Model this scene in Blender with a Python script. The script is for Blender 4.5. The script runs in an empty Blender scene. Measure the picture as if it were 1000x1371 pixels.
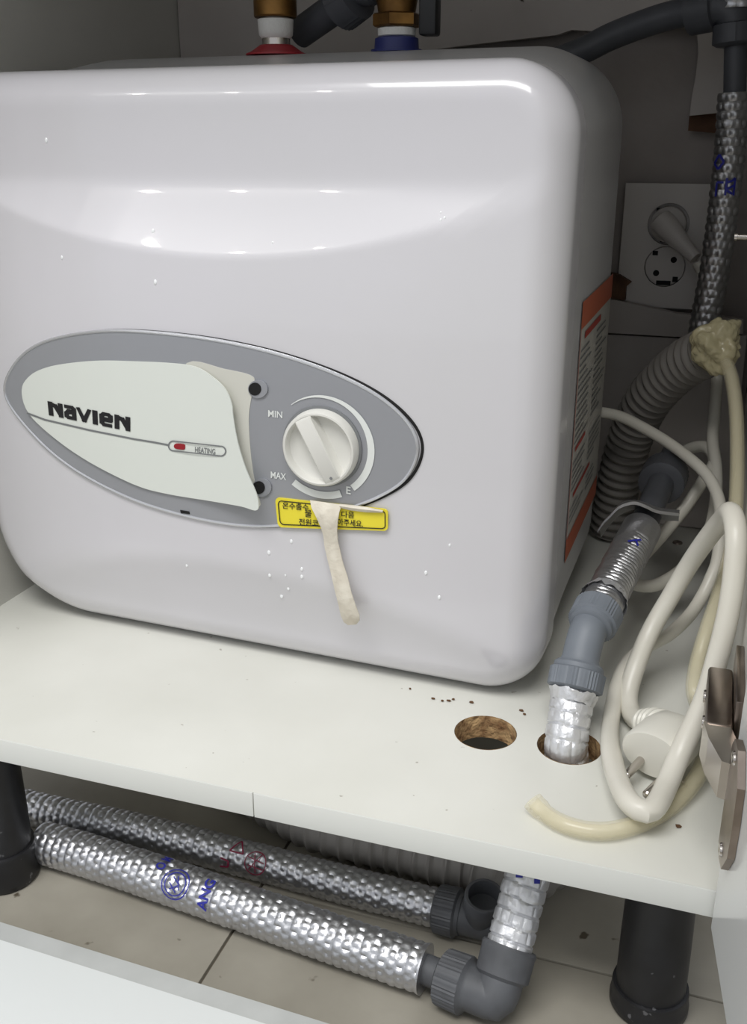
import bpy, bmesh, math, random
from mathutils import Vector, Matrix
from mathutils import noise as mnoise

random.seed(7)
S = bpy.context.scene
COL = S.collection
pi = math.pi

# ------------------------------------------------------------------ camera
IW, IH, FPX = 1000.0, 1371.0, 1350.0
YAW, PITCH = math.radians(-18.56), math.radians(20.22)
CAM = Vector((0.0, -0.42, 0.335))
FW = Vector((math.sin(YAW) * math.cos(PITCH), math.cos(YAW) * math.cos(PITCH), -math.sin(PITCH)))
RT = Vector((math.cos(YAW), -math.sin(YAW), 0.0))
UP = RT.cross(FW)
cd = bpy.data.cameras.new('camera')
cam = bpy.data.objects.new('camera', cd)
COL.objects.link(cam)
cd.sensor_fit = 'VERTICAL'
cd.sensor_height = 24.0
cd.lens = FPX / IH * 24.0
cd.clip_start = 0.01
cam.matrix_world = Matrix(((RT.x, UP.x, -FW.x, CAM.x), (RT.y, UP.y, -FW.y, CAM.y), (RT.z, UP.z, -FW.z, CAM.z), (0, 0, 0, 1)))
S.camera = cam

# ------------------------------------------------------------------ world, lights, exposure
S.view_settings.view_transform = 'Standard'
S.view_settings.look = 'None'
S.view_settings.gamma = 1.0
S.view_settings.use_curve_mapping = False
S.view_settings.exposure = 0.2
w = bpy.data.worlds.new('world')
S.world = w
w.use_nodes = True
bg = w.node_tree.nodes['Background']
bg.inputs[0].default_value = (0.92, 0.95, 1.0, 1)
bg.inputs[1].default_value = 0.55


def area_light(name, loc, aim, sx, sy, energy, color=(1, 1, 1)):
    l = bpy.data.lights.new(name, 'AREA')
    l.shape = 'RECTANGLE'
    l.size, l.size_y, l.energy, l.color = sx, sy, energy, color
    o = bpy.data.objects.new(name, l)
    COL.objects.link(o)
    o.location = loc
    o.rotation_euler = (Vector(aim) - Vector(loc)).to_track_quat('-Z', 'Y').to_euler()
    return o


area_light('kitchen_ceiling_panel_light', (-0.25, -0.85, 1.75), (-0.2, -0.05, 0.1), 1.3, 0.6, 24, (1.0, 0.99, 0.97))
for k in range(4):   # row of small round ceiling downlights in the kitchen
    l = bpy.data.lights.new('kitchen_downlight', 'SPOT')
    l.energy, l.shadow_soft_size, l.color = 5.0, 0.025, (1.0, 0.98, 0.94)
    l.spot_size, l.spot_blend = 2.9, 0.6
    o = bpy.data.objects.new('kitchen_downlight', l)
    COL.objects.link(o)
    o.location = (-2.42 + 0.30 * k, -1.67 - 0.125 * k, 2.0)


# ------------------------------------------------------------------ helpers: places
def ray(px, py):
    return FW + RT * ((px - IW / 2) / FPX) + UP * ((IH / 2 - py) / FPX)


def PY(px, py, y):
    d = ray(px, py)
    return CAM + d * ((y - CAM.y) / d.y)


def PZ(px, py, z):
    d = ray(px, py)
    return CAM + d * ((z - CAM.z) / d.z)


def PF(px, py, y, r):
    """point at depth y, but never closer than r to the shelf top"""
    p = PY(px, py, y)
    return p if p.z >= r else PZ(px, py, r)


# ------------------------------------------------------------------ helpers: materials
def lin(c):
    return tuple(((v / 255.0) / 12.92 if v / 255.0 < 0.04045 else ((v / 255.0 + 0.055) / 1.055) ** 2.4) for v in c)


MATS = {}


def mat(name, rgb, rough=0.5, metal=0.0, noise=None, bump=None, spec=0.5, coat=0.0, trans=0.0, alpha=1.0, sss=0.0, emit=0.0, speck=None):
    """procedural principled material; noise=(scale, other rgb, amount), bump=(scale, strength, distance), speck=(scale, rgb, threshold)"""
    m = bpy.data.materials.new(name)
    m.use_nodes = True
    nt = m.node_tree
    b = nt.nodes['Principled BSDF']
    c = lin(rgb) + (1,)
    b.inputs['Base Color'].default_value = c
    b.inputs['Roughness'].default_value = rough
    b.inputs['Metallic'].default_value = metal
    b.inputs['Specular IOR Level'].default_value = spec
    b.inputs['Coat Weight'].default_value = coat
    b.inputs['Transmission Weight'].default_value = trans
    b.inputs['Alpha'].default_value = alpha
    if sss:
        b.inputs['Subsurface Weight'].default_value = sss
        b.inputs['Subsurface Scale'].default_value = 0.004
    tc = nt.nodes.new('ShaderNodeTexCoord')
    out = None
    if noise:
        n = nt.nodes.new('ShaderNodeTexNoise')
        n.inputs['Scale'].default_value = noise[0]
        n.inputs['Detail'].default_value = 6
        nt.links.new(tc.outputs['Object'], n.inputs['Vector'])
        r = nt.nodes.new('ShaderNodeValToRGB')
        r.color_ramp.elements[0].position = 0.5 - 0.25 / max(noise[2], 0.05) * 0.5
        r.color_ramp.elements[1].position = min(1, 0.5 + 0.25 / max(noise[2], 0.05) * 0.5)
        r.color_ramp.elements[0].color = lin(noise[1]) + (1,)
        r.color_ramp.elements[1].color = c
        nt.links.new(n.outputs['Fac'], r.inputs['Fac'])
        out = r.outputs['Color']
    if speck:
        n = nt.nodes.new('ShaderNodeTexNoise')
        n.inputs['Scale'].default_value = speck[0]
        n.inputs['Detail'].default_value = 3
        nt.links.new(tc.outputs['Object'], n.inputs['Vector'])
        r = nt.nodes.new('ShaderNodeValToRGB')
        r.color_ramp.elements[0].position = speck[2]
        r.color_ramp.elements[1].position = min(1, speck[2] + 0.03)
        r.color_ramp.elements[0].color = (0, 0, 0, 1)
        r.color_ramp.elements[1].color = (1, 1, 1, 1)
        nt.links.new(n.outputs['Fac'], r.inputs['Fac'])
        mx = nt.nodes.new('ShaderNodeMix')
        mx.data_type = 'RGBA'
        mx.inputs['A'].default_value = c
        mx.inputs['B'].default_value = lin(speck[1]) + (1,)
        if out:
            nt.links.new(out, mx.inputs['A'])
        nt.links.new(r.outputs['Color'], mx.inputs['Factor'])
        out = mx.outputs['Result']
    if out:
        nt.links.new(out, b.inputs['Base Color'])
    if bump:
        n = nt.nodes.new('ShaderNodeTexNoise')
        n.inputs['Scale'].default_value = bump[0]
        n.inputs['Detail'].default_value = 4
        nt.links.new(tc.outputs['Object'], n.inputs['Vector'])
        bn = nt.nodes.new('ShaderNodeBump')
        bn.inputs['Strength'].default_value = bump[1]
        bn.inputs['Distance'].default_value = bump[2]
        nt.links.new(n.outputs['Fac'], bn.inputs['Height'])
        nt.links.new(bn.outputs['Normal'], b.inputs['Normal'])
    MATS[name] = m
    return m


mat('shelf_white', (226, 226, 219), 0.32, noise=(9, (216, 216, 208), 0.6), speck=(130, (176, 172, 162), 0.72))
mat('edge_white', (220, 221, 216), 0.35)
mat('panel_white', (205, 204, 198), 0.4, noise=(6, (192, 190, 183), 0.5))
mat('door_white', (222, 223, 221), 0.16)
mat('plaster', (172, 165, 162), 0.9, noise=(12, (156, 149, 146), 0.6), bump=(60, 0.3, 0.002))
mat('back_panel', (192, 186, 182), 0.7, noise=(10, (176, 169, 164), 0.6), speck=(70, (70, 62, 55), 0.74))
mat('chipboard', (192, 160, 116), 0.95, noise=(140, (128, 96, 64), 0.9), bump=(260, 0.9, 0.003))
mat('raw_brown', (112, 82, 62), 0.95, noise=(60, (76, 54, 42), 0.7))
mat('tile_stone', (168, 163, 151), 0.55, noise=(14, (138, 133, 121), 0.5), speck=(48, (84, 75, 62), 0.69), bump=(40, 0.15, 0.002))
mat('grout', (105, 98, 86), 0.95)
mat('board_white', (224, 227, 226), 0.4)
mat('board_strip', (196, 198, 196), 0.45, noise=(30, (180, 182, 180), 0.5))
mat('heater_white', (214, 212, 218), 0.22, coat=0.5, noise=(5, (210, 209, 212), 0.5))
mat('heater_body', (196, 196, 198), 0.28)
mat('silver_paint', (168, 170, 176), 0.36, metal=0.4)
mat('silver_rim', (205, 206, 210), 0.25, metal=0.6)
mat('flap_white', (222, 226, 220), 0.4)
mat('recess_white', (206, 205, 196), 0.55)
mat('ink_black', (24, 24, 28), 0.5)
mat('ink_grey', (120, 122, 124), 0.5)
mat('print_white', (226, 229, 226), 0.5)
mat('led_red', (150, 30, 40), 0.4)
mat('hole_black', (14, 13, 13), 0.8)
mat('dial_white', (218, 217, 211), 0.4)
mat('sticker_yellow', (238, 222, 62), 0.4)
mat('sticker_edge', (246, 236, 120), 0.4)
mat('film_back', (232, 226, 212), 0.75, noise=(90, (205, 196, 180), 0.5), bump=(180, 0.5, 0.002))
mat('label_paper', (190, 188, 182), 0.5)
mat('label_orange', (186, 96, 66), 0.5)
mat('label_red', (170, 62, 52), 0.5)
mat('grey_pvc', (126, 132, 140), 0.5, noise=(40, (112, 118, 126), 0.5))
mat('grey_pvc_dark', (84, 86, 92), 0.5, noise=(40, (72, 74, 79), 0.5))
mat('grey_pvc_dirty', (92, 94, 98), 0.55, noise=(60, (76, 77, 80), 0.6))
mat('black_plastic', (30, 30, 33), 0.38, noise=(30, (22, 22, 24), 0.5))
mat('black_worn', (36, 36, 39), 0.42, noise=(50, (24, 24, 26), 0.6), speck=(120, (92, 92, 94), 0.70))
mat('foil', (200, 201, 205), 0.36, metal=0.92, bump=(500, 0.25, 0.001))
mat('foil_white', (226, 227, 230), 0.42, metal=0.72, bump=(420, 0.35, 0.001))
mat('foil_dull', (182, 182, 184), 0.36, metal=0.9, bump=(400, 0.3, 0.001))
mat('foam', (150, 150, 148), 0.9)
mat('hose_grey', (128, 124, 119), 0.6)
mat('hose_floor', (152, 148, 143), 0.55)
mat('cord_white', (224, 221, 210), 0.36, noise=(25, (212, 208, 196), 0.5))
mat('plug_white', (224, 222, 212), 0.34)
mat('outlet_white', (204, 199, 195), 0.4)
mat('tube_clear', (238, 230, 198), 0.12, alpha=0.30, spec=0.6)
mat('tape_amber', (216, 206, 166), 0.1, alpha=0.66, spec=0.7, bump=(90, 0.9, 0.004))
mat('steel', (196, 190, 184), 0.22, metal=1.0)
mat('nickel', (170, 158, 148), 0.3, metal=1.0, noise=(60, (140, 128, 119), 0.5))
mat('brass', (150, 112, 62), 0.42, metal=0.9, noise=(60, (104, 76, 44), 0.6))
mat('teflon', (226, 226, 222), 0.7, bump=(300, 0.4, 0.002))
mat('red_collar', (160, 38, 48), 0.45)
mat('blue_collar', (40, 48, 110), 0.45)
mat('ink_blue', (40, 44, 150), 0.5)
mat('ink_red', (140, 40, 70), 0.5)
mat('crumb', (96, 70, 48), 0.95)
mat('droplet', (244, 246, 248), 0.06)
mat('kitchen_floor', (190, 186, 178), 0.6)
mat('stone_top', (200, 198, 192), 0.4)


# ------------------------------------------------------------------ helpers: objects
def place(o, parent):
    COL.objects.link(o)
    if parent:
        o.parent = parent
        o.matrix_parent_inverse = parent.matrix_world.inverted()


def mesh_obj(name, geo, m, parent=None, smooth=True, angle=35):
    """geo = (verts, faces): ONE mesh object"""
    me = bpy.data.meshes.new(name)
    me.from_pydata([tuple(v) for v in geo[0]], [], geo[1])
    me.validate()
    bm = bmesh.new()
    bm.from_mesh(me)
    bmesh.ops.recalc_face_normals(bm, faces=bm.faces)
    bm.to_mesh(me)
    bm.free()
    me.materials.append(MATS[m])
    if smooth:
        me.polygons.foreach_set('use_smooth', [True] * len(me.polygons))
        if angle:
            me.set_sharp_from_angle(angle=math.radians(angle))
    o = bpy.data.objects.new(name, me)
    place(o, parent)
    return o


def tag(o, label, cat, group=None):
    o['label'] = label
    o['category'] = cat
    if group:
        o['group'] = group
    return o


def thing(name, label, cat, loc, group=None):
    o = bpy.data.objects.new(name, None)
    o.empty_display_size = 0.02
    o.location = loc
    COL.objects.link(o)
    o.matrix_world = Matrix.Translation(Vector(loc))
    return tag(o, label, cat, group)


def struct(o):
    o['kind'] = 'structure'
    return o


def join(*gs):
    V, F = [], []
    for v, f in gs:
        b = len(V)
        V += list(v)
        F += [tuple(i + b for i in q) for q in f]
    return V, F


def box(x0, x1, y0, y1, z0, z1, bev=0.0):
    if bev <= 0:
        V = [(x, y, z) for x in (x0, x1) for y in (y0, y1) for z in (z0, z1)]
        return V, [(0, 1, 3, 2), (4, 6, 7, 5), (0, 4, 5, 1), (2, 3, 7, 6), (0, 2, 6, 4), (1, 5, 7, 3)]
    bm = bmesh.new()
    bmesh.ops.create_cube(bm, size=1)
    for v in bm.verts:
        v.co = Vector(((x0 + x1) / 2 + v.co.x * (x1 - x0), (y0 + y1) / 2 + v.co.y * (y1 - y0), (z0 + z1) / 2 + v.co.z * (z1 - z0)))
    bmesh.ops.bevel(bm, geom=bm.edges[:], offset=bev, segments=2, affect='EDGES', profile=0.5)
    bm.verts.index_update()
    g = ([v.co.copy() for v in bm.verts], [tuple(v.index for v in f.verts) for f in bm.faces])
    bm.free()
    return g


def frame_of(axis):
    a = Vector(axis).normalized()
    r = Vector((0, 0, 1)) if abs(a.z) < 0.9 else Vector((1, 0, 0))
    e1 = r.cross(a).normalized()
    return a, e1, a.cross(e1)


def lathe(base, axis, prof, n=32, rib=None, flat=None):
    """prof = [(t along axis, radius)]; rib=(count, height, t0, t1) knurls; flat=(e1 scale, e2 scale)"""
    a, e1, e2 = frame_of(axis)
    base = Vector(base)
    V, F = [], []
    for t, r in prof:
        for k in range(n):
            th = 2 * pi * k / n
            rr = r
            if rib and rib[2] <= t <= rib[3]:
                rr += rib[1] * (0.5 + 0.5 * math.cos(rib[0] * th))
            c, s = math.cos(th) * rr, math.sin(th) * rr
            if flat:
                c *= flat[0]
                s *= flat[1]
            V.append(base + a * t + e1 * c + e2 * s)
    for i in range(len(prof) - 1):
        for k in range(n):
            F.append((i * n + k, i * n + (k + 1) % n, (i + 1) * n + (k + 1) % n, (i + 1) * n + k))
    if prof[0][1] > 1e-6:
        F.append(tuple(range(n)))
    if prof[-1][1] > 1e-6:
        F.append(tuple(range((len(prof) - 1) * n, len(prof) * n)))
    return V, F


def cyl(p0, p1, r, n=20, bev=0.0):
    p0, p1 = Vector(p0), Vector(p1)
    L = (p1 - p0).length
    pr = [(0, r), (L, r)] if bev <= 0 else [(0, r - bev), (bev, r), (L - bev, r), (L, r - bev)]
    return lathe(p0, p1 - p0, pr, n)


def smooth_path(pts, step):
    """Catmull-Rom through pts, resampled at an even step"""
    pts = [Vector(p) for p in pts]
    P = [pts[0] * 2 - pts[1]] + pts + [pts[-1] * 2 - pts[-2]]
    dense = []
    for i in range(1, len(P) - 2):
        a, b, c, d = P[i - 1], P[i], P[i + 1], P[i + 2]
        for k in range(24):
            t = k / 24
            dense.append(0.5 * ((2 * b) + (c - a) * t + (2 * a - 5 * b + 4 * c - d) * t * t + (3 * b - a - 3 * c + d) * t ** 3))
    dense.append(pts[-1])
    out, acc = [dense[0]], 0.0
    total = sum((dense[i + 1] - dense[i]).length for i in range(len(dense) - 1))
    n = max(2, int(round(total / step)))
    st = total / n
    nxt = st
    for i in range(len(dense) - 1):
        seg = (dense[i + 1] - dense[i]).length
        while seg > 0 and acc + seg >= nxt - 1e-9 and len(out) < n:
            out.append(dense[i].lerp(dense[i + 1], (nxt - acc) / seg))
            nxt += st
        acc += seg
    out.append(dense[-1])
    return out


class Tube:
    """a swept tube with frames, so marks can be laid on its skin"""

    def __init__(self, pts, step=0.004, up=(0, 0, 1)):
        self.p = smooth_path(pts, step)
        n = len(self.p)
        self.s = [0.0]
        for i in range(1, n):
            self.s.append(self.s[-1] + (self.p[i] - self.p[i - 1]).length)
        self.t = [(self.p[min(i + 1, n - 1)] - self.p[max(i - 1, 0)]).normalized() for i in range(n)]
        u = Vector(up)
        u = (u - self.t[0] * u.dot(self.t[0])).normalized()
        self.u = [u]
        for i in range(1, n):
            u = self.u[-1] - self.t[i] * self.u[-1].dot(self.t[i])
            self.u.append(u.normalized())
        self.v = [self.t[i].cross(self.u[i]) for i in range(n)]
        self.L = self.s[-1]

    def at(self, s, ang, r):
        s = max(0, min(self.L, s))
        x = s / self.L * (len(self.p) - 1)
        i = min(int(x), len(self.p) - 2)
        f = x - i
        c = self.p[i].lerp(self.p[i + 1], f)
        u = self.u[i].lerp(self.u[i + 1], f)
        v = self.v[i].lerp(self.v[i + 1], f)
        return c + (u * math.cos(ang) + v * math.sin(ang)) * r

    def geo(self, rf, n=16, cap=True, inner=None):
        V, F = [], []
        m = len(self.p)
        for i in range(m):
            for k in range(n):
                th = 2 * pi * k / n
                r = rf(self.s[i], th) if callable(rf) else rf
                V.append(self.p[i] + (self.u[i] * math.cos(th) + self.v[i] * math.sin(th)) * r)
        for i in range(m - 1):
            for k in range(n):
                F.append((i * n + k, i * n + (k + 1) % n, (i + 1) * n + (k + 1) % n, (i + 1) * n + k))
        if inner:
            b = len(V)
            for i in range(m):
                for k in range(n):
                    th = 2 * pi * k / n
                    V.append(self.p[i] + (self.u[i] * math.cos(th) + self.v[i] * math.sin(th)) * inner)
            for i in range(m - 1):
                for k in range(n):
                    F.append((b + i * n + k, b + (i + 1) * n + k, b + (i + 1) * n + (k + 1) % n, b + i * n + (k + 1) % n))
            for e in (0, m - 1):
                for k in range(n):
                    F.append((e * n + k, e * n + (k + 1) % n, b + e * n + (k + 1) % n, b + e * n + k))
        elif cap:
            F.append(tuple(range(n)))
            F.append(tuple(range((m - 1) * n, m * n)))
        return V, F


def foil_r(R, pitch=0.0056, n=15, h=0.0006):
    def f(s, th):
        a, b = s / pitch, th * n / (2 * pi)
        row = math.floor(a)
        q = math.sin(pi * (a - row)) * abs(math.sin(pi * (b + 0.5 * (row % 2))))
        return R - h + 2.0 * h * q ** 0.6 + 0.0004 * mnoise.noise(Vector((s * 150, th * 2.2, R * 900)))
    return f


def ring_r(R, pitch=0.0075, h=0.0015, n=11):
    def f(s, th):
        g = abs(math.sin(pi * s / pitch + 0.25 * math.sin(th * 2)))
        b = abs(math.sin(n * th / 2 + (int(s / pitch) % 2) * 0.8))
        return R - h * (1 - min(1, g * 3.2)) - 0.45 * h * (1 - min(1, b * 3.0)) + 0.0006 * mnoise.noise(Vector((s * 170, th * 2.5, 3.3)))
    return f


def corr_r(R, pitch, h, sharp=1.0):
    def f(s, th):
        g = 0.5 + 0.5 * math.cos(2 * pi * s / pitch)
        return R - h + h * g ** sharp
    return f


def strokes_on(tube, marks, s0, a0, r, wdt):
    """2-D polylines (along, around, metres) drawn as thin ribbons on a tube's skin"""
    V, F = [], []
    for pl in marks:
        for i in range(len(pl) - 1):
            a, b = Vector(pl[i]), Vector(pl[i + 1])
            d = (b - a)
            if d.length < 1e-7:
                continue
            n = Vector((-d.y, d.x)).normalized() * wdt / 2
            k = max(1, int(d.length / 0.0015))
            for j in range(k):
                p, q = a + d * (j / k), a + d * ((j + 1) / k)
                bb = len(V)
                for w2 in (p + n, q + n, q - n, p - n):
                    V.append(tube.at(s0 + w2.x, a0 + w2.y / r, r))
                F.append((bb, bb + 1, bb + 2, bb + 3))
    return V, F


def extrude_poly(pts, d):
    """a flat outline (list of Vector) given thickness along vector d"""
    n = len(pts)
    V = [Vector(p) for p in pts] + [Vector(p) + Vector(d) for p in pts]
    F = [tuple(range(n)), tuple(range(2 * n - 1, n - 1, -1))] + [(i, (i + 1) % n, n + (i + 1) % n, n + i) for i in range(n)]
    return V, F


def curve2d_mesh(outer, holes, th):
    """filled outline with holes in XY, thickness th downward from 0"""
    cu = bpy.data.curves.new('tmp', 'CURVE')
    cu.dimensions = '2D'
    cu.fill_mode = 'BOTH'
    cu.extrude = th / 2
    for pl in [outer] + holes:
        sp = cu.splines.new('POLY')
        sp.points.add(len(pl) - 1)
        for i, p in enumerate(pl):
            sp.points[i].co = (p[0], p[1], 0, 1)
        sp.use_cyclic_u = True
    ob = bpy.data.objects.new('tmp', cu)
    COL.objects.link(ob)
    dg = bpy.context.evaluated_depsgraph_get()
    me = ob.evaluated_get(dg).to_mesh()
    V = [v.co.copy() - Vector((0, 0, th / 2)) for v in me.vertices]
    F = [tuple(p.vertices) for p in me.polygons]
    bpy.data.objects.remove(ob)
    bpy.data.curves.remove(cu)
    return V, F


def text_geo(body, offset=0.0):
    """flat triangulated text, x from 0, returns (verts2d, faces, width, ymin, ymax)"""
    cu = bpy.data.curves.new('tmp', 'FONT')
    cu.body = body
    cu.size = 1.0
    cu.offset = offset
    cu.resolution_u = 3
    ob = bpy.data.objects.new('tmp', cu)
    COL.objects.link(ob)
    dg = bpy.context.evaluated_depsgraph_get()
    me = ob.evaluated_get(dg).to_mesh()
    V = [(v.co.x, v.co.y) for v in me.vertices]
    F = [tuple(p.vertices) for p in me.polygons]
    bpy.data.objects.remove(ob)
    bpy.data.curves.remove(cu)
    x0, x1 = min(v[0] for v in V), max(v[0] for v in V)
    y0, y1 = min(v[1] for v in V), max(v[1] for v in V)
    return [((a - x0) / (x1 - x0), (b - y0) / (y1 - y0)) for a, b in V], F


# ================================================================== SETTING
FLOOR = -0.125
XL, XR, YB = -0.4945, 0.034, 0.49
# cavity floor of stone tiles (each a part), kitchen floor further out
fl = struct(mesh_obj('floor', box(-1.6, 1.4, -2.2, 1.0, FLOOR - 0.03, FLOOR - 0.0025), 'grout', smooth=False))
jx, jy = -0.241, 0.062
for (a, b, c, d) in ((-0.78, jx - 0.0009, -0.6, 0.36), (jx + 0.0009, 0.30, -0.6, jy - 0.0008), (jx + 0.0009, 0.30, jy + 0.0008, 0.62),
                     (-0.78, jx - 0.0009, 0.3616, 0.62)):
    mesh_obj('floor_tile', box(a, b, c, d, FLOOR - 0.008, FLOOR, 0.0006), 'tile_stone', fl)

# cabinet side and back walls, worktop overhead
struct(mesh_obj('wall_left', box(XL - 0.016, XL, 0.002, 0.515, -0.015, 0.62), 'panel_white', smooth=False))
struct(mesh_obj('wall_right', box(XR, XR + 0.016, 0.002, 0.515, -0.015, 0.62), 'panel_white', smooth=False))
wb = struct(mesh_obj('wall_back', box(-0.7, 0.25, 0.515, 0.535, -0.13, 0.66), 'plaster', smooth=False))
struct(mesh_obj('ceiling', box(-0.7, 0.25, -0.03, 0.535, 0.62, 0.65), 'stone_top', smooth=False))


def back_poly(px_list, y, th):
    return extrude_poly([PY(a, b, y) for a, b in px_list], (0, th, 0))


# rough-cut back panel: the upper board with its jagged lower edge, then two lower boards
yb = YB
zt = 0.615
up_edge = [PY(a, b, yb) for a, b in [(575, 67), (630, 60), (700, 52), (745, 47), (765, 40), (800, 42), (850, 38), (915, 36), (933, 42), (935, 70), (931, 105), (926, 130), (923, 155), (962, 151), (986, 149)]]
poly = [Vector((XL + 0.001, yb, 0.30)), Vector((-0.245, yb, 0.30))] + [Vector((-0.245, yb, up_edge[0].z - 0.002))] + up_edge + \
       [Vector((XR - 0.001, yb, up_edge[-1].z)), Vector((XR - 0.001, yb, zt)), Vector((XL + 0.001, yb, zt))]
bp = mesh_obj('jagged_board', extrude_poly(poly, (0, 0.009, 0)), 'back_panel', smooth=False)
tag(bp, 'upper grey-white back board with a jagged sawn lower edge behind the heater', 'board')
rb = [PY(923, 156, yb), PY(986, 151, yb), PY(986, 172, yb + 0.012), PY(960, 176, yb + 0.012), PY(924, 174, yb + 0.012)]
mesh_obj('raw_edge', extrude_poly([PY(923, 154, yb + 0.010), PY(988, 149, yb + 0.010), PY(988, 174, yb + 0.010), PY(955, 178, yb + 0.010), PY(921, 175, yb + 0.010)], (0, 0.005, 0)), 'raw_brown', bp, smooth=False)
lp = mesh_obj('cut_board', back_poly([(700, 384), (823, 402), (870, 412), (905, 420), (995, 427), (995, 447), (905, 451), (820, 446), (700, 440)], yb, 0.010), 'back_panel', smooth=False)
tag(lp, 'narrow rough-cut board strip below the wall outlet', 'board')
lp2 = mesh_obj('back_board', extrude_poly([PY(600, 441, yb + 0.004), PY(820, 448, yb + 0.004), PY(905, 453, yb + 0.004), PY(1000, 449, yb + 0.004), Vector((XR - 0.001, yb + 0.004, 0.001)), Vector((-0.30, yb + 0.004, 0.001))], (0, 0.008, 0)), 'back_panel', smooth=False)
tag(lp2, 'lower back board standing on the shelf behind the ribbed hose', 'board')
mesh_obj('raw_chip', extrude_poly([PY(815, 366, yb + 0.004), PY(829, 368, yb + 0.004), PY(845, 378, yb + 0.004), PY(838, 384, yb + 0.004), PY(837, 402, yb + 0.004), PY(815, 399, yb + 0.004)], (0, 0.010, 0)), 'raw_brown', lp, smooth=False)

# shelf with two sawn pipe holes
hA, hB, hR = Vector((-0.103, 0.099, 0)), Vector((-0.053, 0.1, 0)), 0.0188


def circ(c, r, n=48):
    return [(c.x + r * math.cos(2 * pi * k / n), c.y + r * math.sin(2 * pi * k / n)) for k in range(n)]


sh = thing('cabinet_shelf', 'white laminate cabinet bottom board with two sawn round holes', 'shelf', (-0.23, 0.0, -0.015))
mesh_obj('board', curve2d_mesh([(XL, 0.0), (XR, 0.0), (XR, 0.513), (XL, 0.513)], [circ(hA, hR), circ(hB, hR)], 0.015), 'shelf_white', sh, smooth=False)
xj = PY(340, 1070, 0).x
for a, b in ((XL - 0.016, xj - 0.0003), (xj + 0.0003, XR - 0.002)):
    mesh_obj('edge_band', box(a, b, -0.0012, 0.0, -0.0153, 0.0003, 0.0003), 'edge_white', sh)
for c in (hA, hB):
    V, F = [], []
    n = 72
    for k in range(n):
        th = 2 * pi * k / n
        for j, z in enumerate((0.0002, -0.004, -0.008, -0.012, -0.0152)):
            rr = hR - 0.0004 - 0.0005 * abs(mnoise.noise(Vector((math.cos(th) * 14, math.sin(th) * 14, z * 700 + c.x * 50)))) - (0.0 if j else -0.0003)
            V.append((c.x + rr * math.cos(th), c.y + rr * math.sin(th), z))
    for k in range(n):
        for j in range(4):
            F.append((k * 5 + j, ((k + 1) % n) * 5 + j, ((k + 1) % n) * 5 + j + 1, k * 5 + j + 1))
    mesh_obj('hole_edge', (V, F), 'chipboard', sh)
mesh_obj('screw_head', lathe(PZ(907, 727, 0.0) , (0, 0, 1), [(0, 0.0045), (0.0012, 0.004), (0.0014, 0.0015), (0.0006, 0.0)], 16), 'nickel', sh)


# cabinet legs
def leg(x, y, label, fh):
    sh_ = lathe((x, y, -0.0185), (0, 0, -1), [(0, 0.0185), (0.004, 0.0185), (0.005, 0.0180), (0.060, 0.0190), (0.0935, 0.0192)], 40)
    t = mesh_obj('leg', sh_, 'black_worn', sh)
    t['label'] = label
    mesh_obj('mounting_plate', box(x - 0.027, x + 0.027, y - 0.022, y + 0.027, -0.0185, -0.015, 0.001), 'black_plastic', t)
    mesh_obj('foot', lathe((x, y, FLOOR), (0, 0, 1), [(0, 0.0205), (0.002, 0.0218), (0.006, 0.0218), (fh - 0.0065, 0.0208), (fh - 0.0025, 0.0212), (fh - 0.0005, 0.0208), (fh, 0.0188)], 40), 'black_worn', t)


leg(-0.4070, 0.022, 'black plastic leg at the left end', 0.0265)
leg(0.0075, 0.048, 'scuffed black plastic leg beside the open door', 0.0155)

# white board lying on the floor in front
kb = thing('kick_board', 'white board lying flat on the floor in front of the foil pipes', 'board', (-0.4, -0.2, FLOOR))
kz = FLOOR + 0.009
e0 = PZ(0, 1233, kz)
e1 = PZ(450, 1372, kz)
dv = (e1 - e0).normalized()
nv = Vector((dv.y, -dv.x, 0))
a0, a1 = e0 - dv * 0.45, e1 + dv * 0.6


def strip_poly(o0, o1, z0, z1):
    q = [a0 + nv * o0, a1 + nv * o0, a1 + nv * o1, a0 + nv * o1]
    return extrude_poly([Vector((p.x, p.y, z1)) for p in q], (0, 0, z0 - z1))


mesh_obj('edge_strip', strip_poly(0.0, 0.0125, FLOOR, kz - 0.0008), 'board_strip', kb, smooth=False)
mesh_obj('panel', strip_poly(0.0127, 0.13, FLOOR, kz), 'board_white', kb, smooth=False)

# open cabinet door
dA = math.radians(7.5)
dd = Vector((math.sin(dA), -math.cos(dA), 0))
dn = Vector((math.cos(dA), math.sin(dA), 0))
d0 = Vector((0.0310, -0.0025, 0))
V = []
for z in (-0.020, 0.612):
    for s, t in ((0, 0), (0.40, 0), (0.40, 0.018), (0, 0.018)):
        p = d0 + dd * s + dn * t
        V.append((p.x, p.y, z))
dr = mesh_obj('door_1', (V, [(0, 1, 2, 3), (7, 6, 5, 4), (0, 4, 5, 1), (1, 5, 6, 2), (2, 6, 7, 3), (3, 7, 4, 0)]), 'door_white', smooth=False)
struct(dr)


# ================================================================== WATER HEATER
TH = math.radians(2.5)
H0 = Vector((-0.2805, 0.1525, 0.0))
EU = Vector((math.cos(TH), -math.sin(TH), 0))
EN = Vector((-math.sin(TH), -math.cos(TH), 0))
HW, VB, VT, RC = 0.2035, 0.002, 0.376, 0.040
HWL, RBL = 0.2125, 0.078     # left half width, larger lower left corner


def H(u, v, p):
    return H0 + EU * u + Vector((0, 0, v)) + EN * p


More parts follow.
